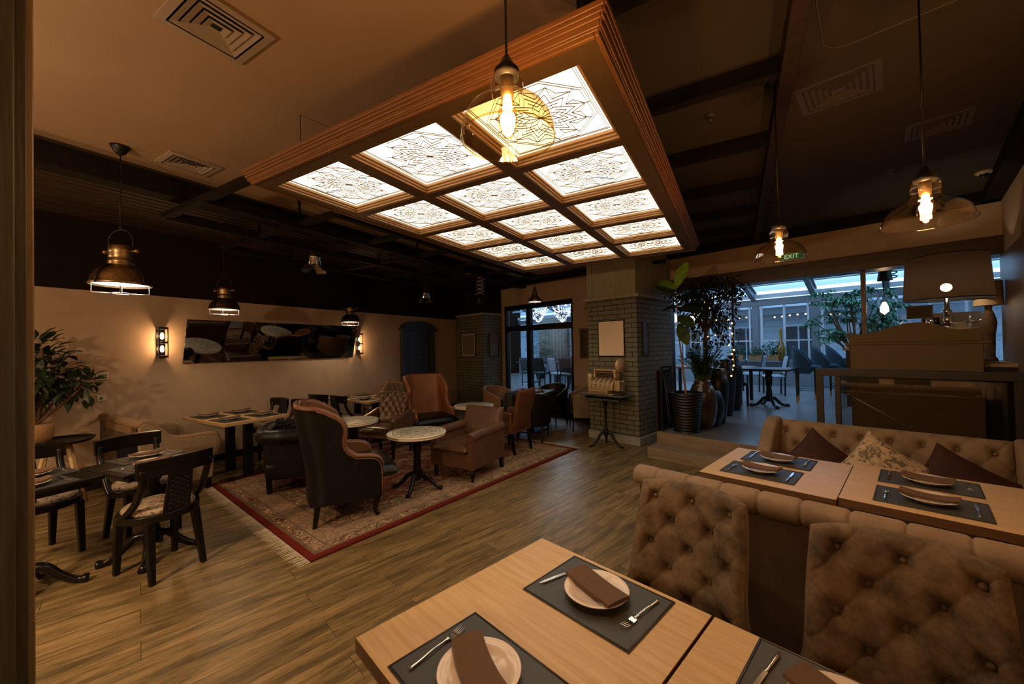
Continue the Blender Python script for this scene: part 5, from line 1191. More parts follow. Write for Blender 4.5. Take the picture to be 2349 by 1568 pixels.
def plants():
    c = R(-2.38, 5.86); t = thing('fiddle_leaf_fig', 'tall slim plant with large bright top leaves in a black rippled pot', 'potted plant', (c.x, c.y, .30), 0, 'large potted plants at the top of the steps')
    pot(t, [(.165, 0), (.19, .15), (.215, .4), (.235, .56)], MT['pot'], ribs=150)
    top = R(-2.49, 5.86, 0)-R(-2.38, 5.86, 0)
    m = MB(); P = spline([(0, 0, .5), (top.x*.4, top.y*.4, 1.0), (top.x*.8, top.y*.8, 1.5), (top.x, top.y, 2.16)], 6); m.tube(P, [.014]*8+[.011]*6+[.008]*5, 8); m.build('stem', M_plain('pale_brown_bark', (.30, .16, .07), .7), t)
    vx, vy = UX, UY
    for (dz, dx, dy, az, L, W, mt) in ((2.14, 0, 0, (.40, -.1, 1), .40, .23, 'leaf_b'), (2.12, 0, 0, (-.85, .1, .62), .36, .19, 'leaf_b'), (2.02, 0, 0, (-.5, -.5, .45), .34, .19, 'leaf_m2'), (1.98, 0, 0, (.8, .5, .15), .42, .25, 'leaf'),
        (1.86, 0, 0, (-.7, .1, .0), .28, .17, 'leaf'), (1.84, 0, 0, (.75, -.1, -.1), .36, .22, 'leaf'), (1.72, 0, 0, (.6, -.4, -.3), .36, .22, 'leaf_m2'), (1.66, 0, 0, (.3, .6, -.4), .36, .22, 'leaf'), (1.6, 0, 0, (.4, -.2, -.75), .34, .21, 'leaf_m2'), (1.9, 0, 0, (-.1, -.4, .3), .3, .18, 'leaf_m2')):
        m = MB(); d = (az[0]*vx-az[1]*vy, az[0]*vy+az[1]*vx, az[2]); k = dz/2.16; leaf(m, (top.x*k, top.y*k, dz), d, (0, -.6, .8), L, W, .15, .18, 8); m.build('leaf', MT[mt], t)
    # weeping fig in a bronze jar behind
    c = R(-2.32, 6.55); t = thing('weeping_fig', 'bushy small-leaved tree behind the slim plant, reaching the header', 'potted plant', (c.x, c.y, .30), 0, 'large potted plants at the top of the steps')
    pot(t, [(.16, 0), (.22, .15), (.24, .35), (.2, .5), (.17, .55)], MT['pot'])
    m = MB(); base = (.0, 0, 1.45); m.tube(spline([(0, 0, .5), (.02, 0, .9), (-.02, .01, 1.2), base], 4), [.035]*5+[.03]*8, 8); tips = [(random.uniform(-.42, .42), random.uniform(-.22, .28), random.uniform(1.75, 2.3)) for _ in range(16)]; branches(m, base, tips, .018, .004); m.build('trunk', MT['bark'], t)
    m = MB()
    for tp in tips: crown(m, tp, .20, 95, .062, .034, (1, 1, .8), .1, .3)
    crown(m, (.03, .02, 1.85), .44, 900, .062, .034, (1.1, .8, .9), .3); crown(m, (.06, 0, 1.45), .32, 260, .06, .034, (1.4, .8, .7), .4)
    m.build('foliage', MT['leaf'], t)
    # upright succulent-leaved plant in a bronze jar
    c = R(-2.30, 6.28); t = thing('zz_plant', 'upright glossy-leaved plant in a bronze jar behind the black rippled pot', 'potted plant', (c.x, c.y, .30), 0, 'large potted plants at the top of the steps')
    m = MB(); m.lathe([(.12, 0), (.17, .1), (.205, .3), (.20, .5), (.15, .64), (.11, .70), (.12, .73)], n=40); m.build('jar', MT['potb'], t)
    m = MB(); f = MB()
    for i in range(64):
        a = random.uniform(0, 2*PI); r = random.uniform(.06, .36); h = random.uniform(.35, .62)*(1-.5*r); P = spline([(.05*math.cos(a), .05*math.sin(a), .7), (r*.5*math.cos(a), r*.5*math.sin(a), .7+h*.6), (r*math.cos(a), r*math.sin(a), .7+h)], 5); m.tube(P, .005, 5)
        for j, p in enumerate(P[3:]):
            for s in (-1, 1): leaf(f, p, (-s*math.sin(a)+.3*math.cos(a), s*math.cos(a)+.3*math.sin(a), .6), (0, 0, 1), .07, .03, n=3)
    m.build('stems', MT['leaf_m2'], t); f.build('foliage', MT['leaf_m2'], t)
    for s, t_, h, lb in ((-2.27, 6.86, .88, 'tall black glazed urn just behind the bronze jar'), (-2.38, 7.6, 1.0, 'tall black glazed urn farther back beside the string of lights'), (-2.46, 8.3, 1.05, 'black glazed urn farthest back in the row of urns')):
        c = R(s, t_); o = MB(); o.lathe([(.10, 0), (.12, .1), (.16, h*.55), (.165, h*.72), (.13, h*.86), (.09, h*.93), (.11, h)], n=36); o = o.build('floor_urn', MT['pot'], None, (c.x, c.y, .30)); tag(o, lb, 'urn', 'black floor urns')
    # plant at the far left on a tray stand
    t = thing('tray_stand', 'round black tray table on splayed light wooden legs by the left wall', 'side table', (-6.12, 1.12, 0))
    m = MB(); m.lathe([(.001, .70), (.24, .70), (.27, .73), (.275, .735), (.26, .715), (.24, .712), (.001, .712)], n=40, cap=False); m.build('tray', MT['black'], t)
    for i in range(4):
        a = PI/2*i+.5; m = MB(); m.tube([(.1*math.cos(a), .1*math.sin(a), .70), (.26*math.cos(a), .26*math.sin(a), 0)], .016, 8); m.build('leg', MT['oak'], t)
    t = thing('potted_shrub', 'dark broad-leaved shrub at the left wall, cut off by the casing', 'potted plant', (-6.15, .98, .713))
    m = MB(); m.lathe([(.09, 0), (.12, .08), (.13, .16), (.12, .2)], n=28); m.build('pot', MT['oakside'], t)
    m = MB(); tips = [(random.uniform(-.2, .3), random.uniform(-.35, .3), random.uniform(.35, 1.0)) for _ in range(12)]; branches(m, (0, 0, .2), tips, .014, .004); m.build('stems', MT['bark'], t)
    m = MB()
    for tp in tips: crown(m, tp, .16, 26, .12, .055, (1, 1, 1), .1)
    crown(m, (0, -.05, .75), .33, 220, .12, .055, (1, 1.1, 1.1), .3); m.build('foliage', MT['leaf'], t)
MT['leaf_m2'] = M_plain('leaf_olive', (.045, .085, .018), .4, noise=.35, nscale=12)
plants()
# ---------------------------------------------------------------- railing, service cabinet, lamp
def service():
    t = thing('display_stand', 'black folding metal stand at the top of the steps left of the rippled pot', 'stand', (0, 0, 0), A16); S = -2.66
    m = MB()
    for y in (5.66, 5.98): m.bx(S-.015, S+.015, y-.015, y+.015, .3, 1.27)
    m.bx(S-.015, S+.015, 5.66, 5.98, 1.24, 1.27); m.bx(S-.015, S+.015, 5.66, 5.98, .34, .37); m.build('front_frame', MT['black'], t, bevel=.003)
    m = MB(); m.tube([(S, 5.70, 1.22), (S+.16, 5.70, .31)], .010, 6); m.tube([(S, 5.95, 1.22), (S+.16, 5.95, .31)], .010, 6); m.build('rear_strut', MT['black'], t)
    m = MB(); m.box((S+.06, 5.82, .80), (.012, .28, .72), tilt=('Y', -.10)); m.build('board', M_plain('dark_board', (.03, .025, .02), .5), t)
    m = MB(); m.bx(S-.06, S-.04, 5.6, 6.1, .3, 1.2); m = m.build('leaning_board', MT['beam_l'], None, (0, 0, 0), A16); tag(m, 'dark wooden board standing edge-on between the pillar and the black stand', 'board')
    t = thing('railing', 'black flat-bar railing with glass panels above the tufted sofa', 'railing', (0, 0, 0), A16)
    rm = M_plain('bronze_black_paint', (.035, .027, .02), .45)
    m = MB(); m.bx(-.80, .69, 5.575, 5.635, 1.205, 1.285); m.build('top_rail', rm, t, bevel=.004)
    for a, b in ((-.80, -.735), (-.635, -.585), (.60, .69)): m = MB(); m.bx(a, b, 5.585, 5.625, .3, 1.205); m.build('post', rm, t, bevel=.003)
    m = MB(); m.bx(-.585, .60, 5.60, 5.608, .36, 1.19); m.build('glass_panel', M_glass('rail_glass', (.86, .83, .78), 1.2, .03), t)
    t = thing('steel_cable', 'thin steel cable hanging in a V across the railing glass', 'cable', (0, 0, 0), A16)
    m = MB(); m.tube([(-.55, 5.57, 1.035), (-.065, 5.57, .71), (.43, 5.57, 1.09)], .0018, 5); m.build('wire', MT['chrome'], t)
    for a, b in (((-.53, 5.57, 1.02), (-.49, 5.57, .993)), ((.37, 5.57, 1.044), (.41, 5.57, 1.075))): m = MB(); m.tube([a, b], .006, 6); m.build('turnbuckle', MT['brass'], t)
    # cabinet back
    ol = M_plain('olive_brown_back_panel', (.17, .115, .048), .6, noise=.04, nscale=30); t = thing('service_cabinet', 'large olive-brown cabinet with a curved pediment, its back behind the railing', 'cabinet', (0, 0, 0), A16)
    m = MB(); m.bx(-.52, .455, 5.86, 6.45, .32, 1.55); m.build('body', ol, t, bevel=.006)
    m = MB(); m.bx(-.56, .50, 5.84, 6.47, 1.545, 1.57); m.prism([(.455, 1.49), (.455, 1.545), (.50, 1.545)], 5.86, 6.4, 'y'); m.prism([(-.52, 1.545), (-.52, 1.49), (-.56, 1.545)], 5.86, 6.4, 'y'); m.build('cornice', ol, t, bevel=.004)
    pts = [(-.52, 1.57)]; tp = spline([(-.54, 1.63, 0), (-.55, 1.665, 0), (-.52, 1.68, 0), (-.42, 1.665, 0), (-.30, 1.69, 0), (-.12, 1.755, 0), (.02, 1.775, 0), (.13, 1.755, 0), (.24, 1.70, 0), (.30, 1.69, 0), (.40, 1.695, 0), (.47, 1.695, 0), (.49, 1.67, 0), (.455, 1.64, 0)], 5)
    out = [(p.x, p.y) for p in tp]+[(.45, 1.57), (-.52, 1.57)]
    m = MB(); m.prism(out, 5.86, 5.90, 'y'); m.build('pediment', ol, t, bevel=.005)
    for a, b, c_, d in ((-.5, .44, 5.90, 5.93), ): m = MB(); m.bx(a, b, c_, d, 1.57, 1.60); m.build('back_lip', ol, t)
    m = MB(); m.bx(-.50, .44, 5.9, 6.4, .30, .33); m.build('plinth', MT['black'], t)
    # lamp with big shade and pipe-and-valve base
    c = R(.245, 6.30); t = thing('table_lamp', 'large dark drum lamp on a chrome pipe base with a valve wheel, on the cabinet', 'table lamp', (c.x, c.y, 1.57), A16)
    sm, nt, b = nm('dark_translucent_shade'); nt.nodes.remove(b); out_ = nt.nodes['Material Output']; d = N(nt, 'BsdfDiffuse'); d.inputs[0].default_value = (.045, .036, .03, 1); tl = N(nt, 'BsdfTranslucent'); tl.inputs[0].default_value = (.16, .09, .05, 1); tp_ = N(nt, 'BsdfTransparent'); tp_.inputs[0].default_value = (1, .8, .6, 1)
    mx = N(nt, 'MixShader'); mx.inputs[0].default_value = .22; nt.links.new(d.outputs[0], mx.inputs[1]); nt.links.new(tl.outputs[0], mx.inputs[2]); m2 = N(nt, 'MixShader'); m2.inputs[0].default_value = .06; nt.links.new(mx.outputs[0], m2.inputs[1]); nt.links.new(tp_.outputs[0], m2.inputs[2]); nt.links.new(m2.outputs[0], out_.inputs[0])
    m = MB(); m.lathe([(.335, .45), (.31, .91)], n=56, cap=False); m.build('lamp_shade', sm, t)
    m = MB()
    for r, z in ((.335, .45), (.31, .91)): m.tube([(r*math.cos(2*PI*i/48), r*math.sin(2*PI*i/48), z) for i in range(48)], .005, 6, closed=True)
    m.build('shade_rim', MT['black'], t)
    m = MB(); m.tube([(0, 0, .52), (.31, 0, .50)], .003, 5); m.tube([(0, 0, .52), (-.31, 0, .50)], .003, 5); m.build('shade_spider', MT['iron'], t)
    m = MB(); m.lathe([(.05, 0), (.055, .03), (.035, .05), (.03, .12), (.045, .14), (.045, .17), (.03, .19), (.028, .30), (.04, .31), (.04, .33), (.022, .35), (.02, .46)], n=24); m.build('pipe_base', MT['chrome'], t)
    m = MB(); m.tube([(-.13, 0, .20), (.19, -.01, .20)], .02, 10); m.tube([(-.13, 0, .20), (-.13, 0, .12)], .02, 10); m.tube([(.19, -.01, .20), (.30, -.012, .235)], .006, 6); m.sphere((-.13, 0, .21), .03, 8); m.build('cross_pipe', MT['chrome'], t)
    m = MB(); m.tube([(.16, -.02+.06*math.cos(2*PI*i/28), .205+.06*math.sin(2*PI*i/28)) for i in range(28)], .006, 6, closed=True)
    for i in range(5): m.tube([(.16, -.02, .205), (.16, -.02+.06*math.cos(2*PI*i/5), .205+.06*math.sin(2*PI*i/5))], .004, 5)
    m.build('valve_wheel', MT['chrome'], t)
    m = MB(); m.sphere((0, 0, .58), .045, 12); m.build('bulb', M_emit('table_lamp_bulb', (1, .78, .5), 40), t)
    q = R(.245, 6.30, 1.57+.58); light('table_lamp_glow', q, 7, (1, .62, .32), .045)
    # things around the lamp
    c = R(.33, 6.25); tt = thing('menu_stack', 'stack of cream menus behind the valve-wheel lamp on the cabinet', 'menus', (c.x, c.y, 1.571), A16+.05)
    for i in range(11): m = MB(); m.box((random.uniform(-.006, .006), random.uniform(-.006, .006), .006+i*.0122), (.24 if i > 4 else .30, .20, .011)); m.build('menu', peach, tt)
    c = R(.04, 6.12); tt = thing('chalk_sign', 'small framed dark sign on a clip stand at the left of the lamp base', 'sign', (c.x, c.y, 1.571), A16-.1)
    m = MB(); m.bx(-.09, .09, -.012, .0, .26, .38); m.build('sign_board', M_plain('dark_red_board', (.03, .008, .006), .6), tt)
    m = MB(); m.bx(-.10, .10, -.016, .002, .25, .262); m.bx(-.10, .10, -.016, .002, .378, .39); m.bx(-.10, -.088, -.016, .002, .25, .39); m.bx(.088, .10, -.016, .002, .25, .39); m.build('sign_frame', MT['iron'], tt); m = MB(); m.tube([(.03, -.004, 0), (.03, -.004, .25)], .008, 6); m.lathe([(.05, 0), (.045, .012)], (.03, -.004, 0), 16); m.build('clip_stand', MT['iron'], tt)
    c = R(.16, 6.06); m = MB(); m.lathe([(.045, 0), (.07, .04), (.075, .10), (.05, .16), (.025, .19), (.022, .24), (.03, .25)], n=28); o = m.build('black_vase', MT['pot'], None, (c.x, c.y, 1.571)); tag(o, 'small round black glossy vase before the lamp base', 'vase')
    # counter, second lamp and stored boxes beyond
    t = thing('bar_counter', 'dark counter with a thin stone top between the cabinet and the door casing', 'counter', (0, 0, 0), A16)
    m = MB(); m.bx(.47, .69, 6.05, 6.8, .3, 1.31); m.build('body', MT['black'], t, bevel=.004); m = MB(); m.bx(.46, .695, 6.0, 6.82, 1.31, 1.345); m.build('counter_top', MT['plaster'], t, bevel=.004)
    m = MB(); m.bx(.54, .62, 6.03, 6.05, 1.02, 1.12); m.build('control_panel', MT['chrome'], t)
    c = R(.555, 6.62); t = thing('baluster_lamp', 'lamp with a pale drum shade on a turned wooden baluster, on the counter', 'table lamp', (c.x, c.y, 1.345), 0)
    m = MB(); m.lathe([(.06, 0), (.055, .03), (.04, .05), (.045, .28), (.055, .36), (.06, .42), (.045, .50), (.025, .56), (.03, .58), (.02, .62)], n=24); m.build('turned_base', MT['bark'], t); m = MB(); m.lathe([(.11, .60), (.105, .86)], n=32, cap=False); m.build('lamp_shade', M_plain('parchment_shade', (.50, .36, .22), .8), t)
    c = R(.36, 7.4); t = thing('stacked_crates', 'pale boxes stacked behind the counter lamp, seen under the big shade', 'boxes', (c.x, c.y, .3), A16)
    for i, (x, z0, z1, w_) in enumerate(((-.0, 0, .6, .5), (0, .6, 1.2, .48), (-.05, 1.2, 1.62, .5), (.2, 1.2, 1.5, .2))): m = MB(); m.bx(x-w_/2, x+w_/2, -.12, .12, z0, z1); m.build('box', MT['plaster'], t, bevel=.004)
service()
# ---------------------------------------------------------------- the glazed terrace and the courtyard beyond
def terrace():
    ST = M_plain('blue_grey_steel', (.20, .23, .25), .5, noise=.06); WH = M_plain('white_window_metal', (.70, .74, .78), .5, noise=.03)
    G = M_glass('terrace_glass', (.82, .90, .95), 1.0, .02)
    m = MB(); m.bx(-14, 3, 13.85, 14.1, .3, 1.05); struct(m.build('wall_terrace_sill', M_plain('blue_grey_render', (.22, .27, .31), .7), rz=A16, bevel=.006))
    m = MB(); m.bx(-14.2, -13.9, 7, 14, .3, 3.6); struct(m.build('wall_terrace_left', MT['plaster_dark'], rz=A16))
    m = MB(); m.bx(1.9, 2.1, 7.15, 14, .3, 3.2); struct(m.build('wall_terrace_right', MT['brickd'], rz=A16))
    k = MB()
    for s in [-12.4+1.49*i for i in range(10)]: k.bx(s-.09, s+.09, 13.9, 14.05, 1.05, 2.8)
    k.bx(-14, 3, 13.88, 14.08, 2.72, 2.92); struct(k.build('trim_16', ST, rz=A16, bevel=.005))
    k = MB()
    for s in [-12.4+1.49*i for i in range(10)]:
        for d in (.16, .75, 1.33): k.bx(s+d-.025, s+d+.025, 13.94, 14.0, 1.05, 2.72)
    k.bx(-14, 3, 13.80, 13.86, 2.94, 3.06); k.bx(-14, 3, 13.94, 14.0, 1.62, 1.66); struct(k.build('trim_17', WH, rz=A16))
    k = MB(); L = math.hypot(6.9, 2.3); an = math.atan2(-2.3, 6.9)
    for s in [-12.4+1.49*i for i in range(10)]:
        for dz, w, h in ((0, .13, .03), (.12, .04, .24), (.25, .13, .03)): k.box((s, 10.5, 4.0+dz), (w, L, h), tilt=('X', an))
    struct(k.build('trim_18', ST, rz=A16))
    k = MB()
    for f in (.12, .34, .56, .78, .93):
        k.box((-5.5, 7.05+6.9*f, 5.15-2.3*f+.3), (17, .06, .05), tilt=('X', an))
    struct(k.build('trim_19', WH, rz=A16))
    g = MB(); g.box((-5.5, 10.5, 4.32), (17, L, .01), tilt=('X', an)); w2 = struct(g.build('window_2', G, rz=A16)); g = MB(); g.bx(-14, 3, 13.965, 13.975, 1.05, 2.75); struct(g.build('window_3', G, rz=A16))
    # courtyard facade beyond
    fa = MB(); fa.bx(-20, 8, 19.5, 20, 0, 3.15); struct(fa.build('wall_courtyard', M_brick('blue_grey_block', (.50, .53, .56), (.44, .47, .50), (.28, .30, .33), bw=.6, bh=.25), rz=A16))
    cap = MB(); cap.bx(-20, 8, 19.2, 19.5, 2.75, 2.95); cap.bx(-20, 8, 18.0, 19.5, 2.95, 3.02); struct(cap.build('roof_courtyard', WH, rz=A16))
    dk = M_plain('dark_window_glass', (.02, .035, .05), .1)
    for i, s in enumerate((-13, -10.4, -7.6, -5.2, -3.3, -.9, 1.2)):
        o = MB(); o.bx(s-.5, s+.5, 19.44, 19.5, .7, 2.3); w_ = struct(o.build('window_%d' % (4+i), WH, rz=A16, bevel=.01)); o = MB(); o.bx(s-.44, s-.03, 19.42, 19.44, .78, 2.22); o.bx(s+.03, s+.44, 19.42, 19.44, .78, 2.22); o.build('pane', dk, w_)
    gr = MB(); gr.bx(-20, 8, 14.1, 20, .0, .25); struct(gr.build('ground', M_plain('courtyard_paving', (.12, .13, .14), .8), rz=A16))
    # festoon lights on the facade
    t = thing('festoon_lights', 'string of small warm lights along the courtyard facade', 'string lights', (0, 0, 0), A16)
    bl = M_emit('festoon_bulb', (1, .62, .32), 1.7); m = MB(); m.tube([(-6.6+.24*i, 17.6, 2.62+.03*math.cos(i*.8)) for i in range(22)], .006, 4); m.build('cord', MT['black'], t)
    for i in range(22):
        if i in (9, 10, 11): continue
        m = MB(); m.sphere((-6.6+.24*i, 17.6, 2.57+.03*math.cos(i*.8)), .035, 6); m.build('bulb', bl, t)
    # lights hanging beside the opening
    t = thing('hanging_light_string', 'string of warm bulbs hanging on a dark rod at the left of the opening', 'string lights', (0, 0, 0), A16)
    m = MB(); m.tube([(-2.05, 6.98, 2.52), (-2.055, 6.98, 1.03)], .016, 8); m.build('rod', hdm(), t)
    for i in range(12):
        z = 1.06+.085*i+random.uniform(-.02, .02); a = random.uniform(0, 6)
        m = MB(); m.sphere((-2.06+.035*math.cos(a)-.02, 6.96+.02*math.sin(a), z), .015, 6); m.build('bulb', bl, t)
    for q in ((-2.08, 6.9, 1.3), (-2.08, 6.9, 1.7)): light('string_glow', R(*q), .5, (1, .6, .3), .03)
    t = thing('foliage_lights', 'tangle of small warm lights among the leaves of the weeping fig', 'string lights', (0, 0, 0), A16)
    P = spline([(-2.1, 6.75, 2.35), (-2.3, 6.5, 2.28), (-2.2, 6.45, 2.1), (-2.1, 6.6, 1.75), (-2.25, 6.5, 1.72), (-2.35, 6.55, 1.6), (-2.3, 6.5, 1.4)], 5); m = MB(); m.tube(P, .003, 4); m.build('cord', MT['black'], t)
    for p in P[::3]: m = MB(); m.sphere(p, .011, 6); m.build('bulb', bl, t)
    # terrace furniture
    c = R(-2.08, 9.2); t = thing('terrace_table', 'dark square pedestal table on the terrace floor beyond the steps', 'table', (c.x, c.y, .3), A16)
    m = MB(); m.bx(-.42, .42, -.42, .42, .735, .77); m.build('tabletop', MT['blackwood'], t, bevel=.005); pedestal(t, .735, 4, .36, 1.2, .6)
    W = M_plain('pale_striped_fabric', (.40, .44, .50), .8)
    def tchair(s, y, a, label, fab, g, dark=False):
        c = R(s, y); t = thing('terrace_chair', label, 'chair', (c.x, c.y, .3), A16+a, g)
        m = MB(); pad(m, lambda u, v: ((u-.5)*.44, -.2+.42*v, .45), (0, 0, 1), .04, .03, 10, 10, p=8); m.build('seat', fab, t)
        m = MB(); pad(m, lambda u, v: ((u-.5)*.42, -.21-.08*v, .52+.42*v), (0, 1, .1), .02, .02, 10, 10, p=9); m.build('backrest', fab, t)
        for x in (-.2, .2):
            leg_mb(x, .18, .43, .02, .014).build('leg', MT['blackwood'], t); m = MB(); m.tube([(x, -.19, 0), (x, -.2, .45), (x, -.29, .95)], .018, 6); m.build('leg', MT['blackwood'], t)
        return t
    g = 'terrace chairs beyond the opening'
    tchair(-2.45, 11.3, PI/2+.4, 'terrace chair with pale striped back behind the pedestal table, window side', W, g); tchair(-3.05, 11.9, PI/2, 'terrace chair with pale seat farther left behind the pedestal table', W, g)
    tchair(-2.75, 8.0, -PI/2, 'dark upholstered terrace chair between the urns and the string of lights', MT['leather_bl'], g); tchair(-2.62, 8.75, -.3, 'dark upholstered terrace chair just right of the string of lights', MT['leather_bl'], g)
    c = R(-3.4, 9.6); t = thing('terrace_table', 'long terrace table with folded pale napkins behind the string of lights', 'table', (c.x, c.y, .3), A16)
    m = MB(); m.bx(-.9, .9, -.5, .5, .72, .76); m.build('tabletop', MT['oakside'], t, bevel=.004)
    for x in (-.8, .8):
        for y in (-.4, .4): m = MB(); m.bx(x-.03, x+.03, y-.03, y+.03, 0, .72); m.build('leg', MT['blackwood'], t)
    for i in range(5): c = R(-3.95+i*.3, 9.35); m = MB(); m.surf(lambda u, v: ((u-.5)*.16, (v-.5)*.1, .012+.03*math.sin(u*PI)*math.sin(v*PI)), 8, 6); o = m.build('table_napkin', W, None, (c.x, c.y, 1.06), A16, solid=.004); tag(o, 'pale folded napkin on the long terrace table, %s from its left end' % ('first', 'second', 'third', 'fourth', 'fifth')[i], 'napkin', 'napkins on the long terrace table')
    # bar stools
    navy = M_velvet('navy_velvet', (.012, .03, .045), (.03, .07, .10), 5, .5)
    def stool(s, y, label):
        c = R(s, y); t = thing('bar_stool', label, 'bar stool', (c.x, c.y, .3), A16-PI/2+.1, 'blue velvet bar stools')
        m = MB(); pad(m, lambda u, v: ((u-.5)*.50, -.22+.46*v, .74), (0, 0, 1), .05, .06, 14, 14, p=6); m.build('seat', navy, t)
        def pth(u):
            a = PI*(1.12*u-.06)+PI; return Vector((.28*math.cos(a), .02+.27*math.sin(a), 0))
        m = MB()
        m.surf(lambda u, v: pth(u)+Vector((0, 0, .62+(.16+.40*math.sin(PI*u)**.7)*v)), 28, 5); m.surf(lambda u, v: (lambda p: Vector((p.x*.84, p.y*.84, .66+(.12+.40*math.sin(PI*(1-u))**.7)*v)))(pth(1-u)), 28, 5); m.build('curved_back', navy, t)
        m = MB(); m.tube([pth(i/28)*.93+Vector((0, 0, .78+.40*math.sin(PI*i/28)**.7)) for i in range(29)], .028, 8); m.build('top_roll', navy, t)
        for x in (-.2, .2):
            for yy in (-.17, .2):
                l = leg_mb(x, yy, .68, .02, .013).build('leg', MT['blackwood'], t); q = leg_mb(x, yy, .12, .0165, .015).build('brass_tip', MT['brass'], l)
        m = MB(); m.tube([(-.2, -.17, .26), (.2, -.17, .26), (.2, .2, .26), (-.2, .2, .26)], .009, 6, closed=True); m.build('foot_rail', MT['blackwood'], t)
    stool(-1.62, 10.3, 'blue velvet bar stool nearest the opening'); stool(-1.42, 11.1, 'middle blue velvet bar stool of the row'); stool(-1.25, 11.9, 'blue velvet bar stool farthest from the opening')
    c = R(-.72, 11.0); t = thing('bar_table', 'high dark bar table beside the blue velvet bar stools', 'table', (c.x, c.y, .3), A16)
    m = MB(); m.bx(-.28, .3, -1.0, 1.0, 1.10, 1.15); m.build('tabletop', MT['oakside'], t, bevel=.005)
    for x in (-.2, .22):
        for y in (-.9, .9): m = MB(); m.bx(x-.04, x+.04, y-.04, y+.04, 0, 1.10); m.build('leg', MT['blackwood'], t)
    # tree in planter
    c = R(-1.02, 12.6); t = thing('umbrella_tree', 'large leafy tree behind the bar stools inside the glazed terrace', 'potted plant', (c.x, c.y, .3)); LM = M_plain('leaf_blue_green', (.06, .20, .10), .45, noise=.4, nscale=9)
    m = MB(); m.lathe([(.28, 0), (.36, .3), (.38, .8), (.40, .86)], n=32); m.build('pot', MT['pot'], t)
    m = MB(); tips = [(random.uniform(-1.0, .75), random.uniform(-.5, .5), random.uniform(1.35, 2.65)) for _ in range(26)]; branches(m, (0, 0, .8), tips, .03, .006); m.build('trunk', MT['bark'], t)
    m = MB()
    for tp in tips:
        for q in range(7):
            c0 = Vector(tp)+Vector((random.uniform(-.22, .22), random.uniform(-.22, .22), random.uniform(-.12, .12)))
            for i in range(8): a = 2*PI*i/8+random.uniform(-.2, .2); leaf(m, c0, (math.cos(a), math.sin(a), random.uniform(-.5, .15)), (0, 0, 1), random.uniform(.13, .18), .055, droop=.35, n=3)
    m.build('foliage', LM, t)
    # sill plants and bottle
    for s, h, n_, mt, lb in ((-3.9, .35, 160, 'leaf_m', 'low green herbs in a box on the terrace sill, left'), (-3.35, .25, 120, 'leaf_m2', 'small shrub in a box on the terrace sill beside the herbs'), (-2.98, .45, 140, 'leaf_m', 'bright leafy plant on the terrace sill beside the amber bottle')):
        c = R(s, 13.55); t = thing('sill_plant', lb, 'potted plant', (c.x, c.y, 1.05), A16, 'plants along the terrace sill'); m = MB(); m.bx(-.2, .2, -.09, .09, -.0, .16); m.build('box', MT['oakside'], t, bevel=.004)
        m = MB(); crown(m, (0, 0, .16+h*.4), .24, n_, .11, .04, (1.1, .6, h*1.9), .1); m.build('foliage', MT[mt], t)
        sh = MB(); sh.bx(-.25, .25, -.12, .3, -.04, 0); sh.build('shelf', ST, t)
    c = R(-2.76, 13.7); m = MB(); m.lathe([(.09, 0), (.115, .03), (.12, .3), (.09, .45), (.045, .58), (.038, .85), (.045, .95), (.035, .96)], n=28); o = m.build('amber_bottle', M_plain('amber_bottle_glass', (.30, .16, .02), .12, noise=.1, coat=.5), None, (c.x, c.y, 1.05+.002)); tag(o, 'tall amber bottle vase on the terrace sill', 'bottle vase')
    c = R(-2.76, 13.7)
    # bulb and spotlight seen beside the post
    c = R(-.33, 8.6); t = thing('bare_bulb_pendant', 'bare glowing bulb hanging on the terrace right of the brown post', 'pendant lamp', (c.x, c.y, 4.0)); m = MB(); m.tube([(0, 0, .7), (0, 0, -1.82)], .006, 5); m.build('cord', MT['black'], t)
    m = MB(); m.lathe([(.02, -1.80), (.05, -1.88), (.055, -1.95), (.001, -2.0)], n=16); m.build('bulb', M_emit('bare_bulb', (1, .62, .30), 6), t)
    c = R(-.30, 8.2); t = thing('terrace_spotlight', 'dark spotlight with a coiled cable hanging under the terrace roof by the brown post', 'spotlight', (c.x, c.y, 4.7)); m = MB(); m.tube([(0, 0, 0), (0, 0, -1.9)], .03, 8); m.build('stem', MT['iron'], t)
    m = MB(); m.lathe([(.03, -1.85), (.07, -1.9), (.07, -2.05), (.09, -2.2)], n=20, cap=False); m.build('lamp_head', MT['iron'], t); m = MB(); m.tube([(.09+.05*math.cos(i*.9), .05*math.sin(i*.9), -1.65-i*.009) for i in range(60)], .008, 5); m.build('coiled_cable', MT['black'], t)
    # dining side of the terrace seen through the tall window
    cr = M_emit('crystal_glow', (.85, .90, 1), 1.2); cb = M_emit('candle_bulb', (1, .93, .85), 14); cg = M_plain('crystal', (.6, .65, .7), .05, .3)
    for s, z, lb in ((-8.15, 2.80, 'crystal chandelier seen through the tall window, nearer the bell lamp'), (-7.2, 2.75, 'crystal chandelier seen through the tall window, right pane edge')):
        c = R(s, 9.0); t = thing('crystal_chandelier', lb, 'chandelier', (c.x, c.y, 4.84), 0, 'crystal chandeliers on the terrace'); m = MB(); m.tube([(0, 0, 0), (0, 0, z-4.84)], .008, 6); m.build('rod', MT['chrome'], t); z0 = z-4.84
        for i in range(8): a = 2*PI*i/8; m = MB(); m.sphere((.30*math.cos(a), .30*math.sin(a), z0+.08), .028, 7); m.build('candle_bulb', cb, t)
        m = MB()
        for i in range(8): a = 2*PI*i/8; m.tube(spline([(0, 0, z0-.1), (.16*math.cos(a), .16*math.sin(a), z0-.14), (.30*math.cos(a), .30*math.sin(a), z0+.03)], 4), .009, 5)
        m.build('arms', MT['chrome'], t)
        m = MB()
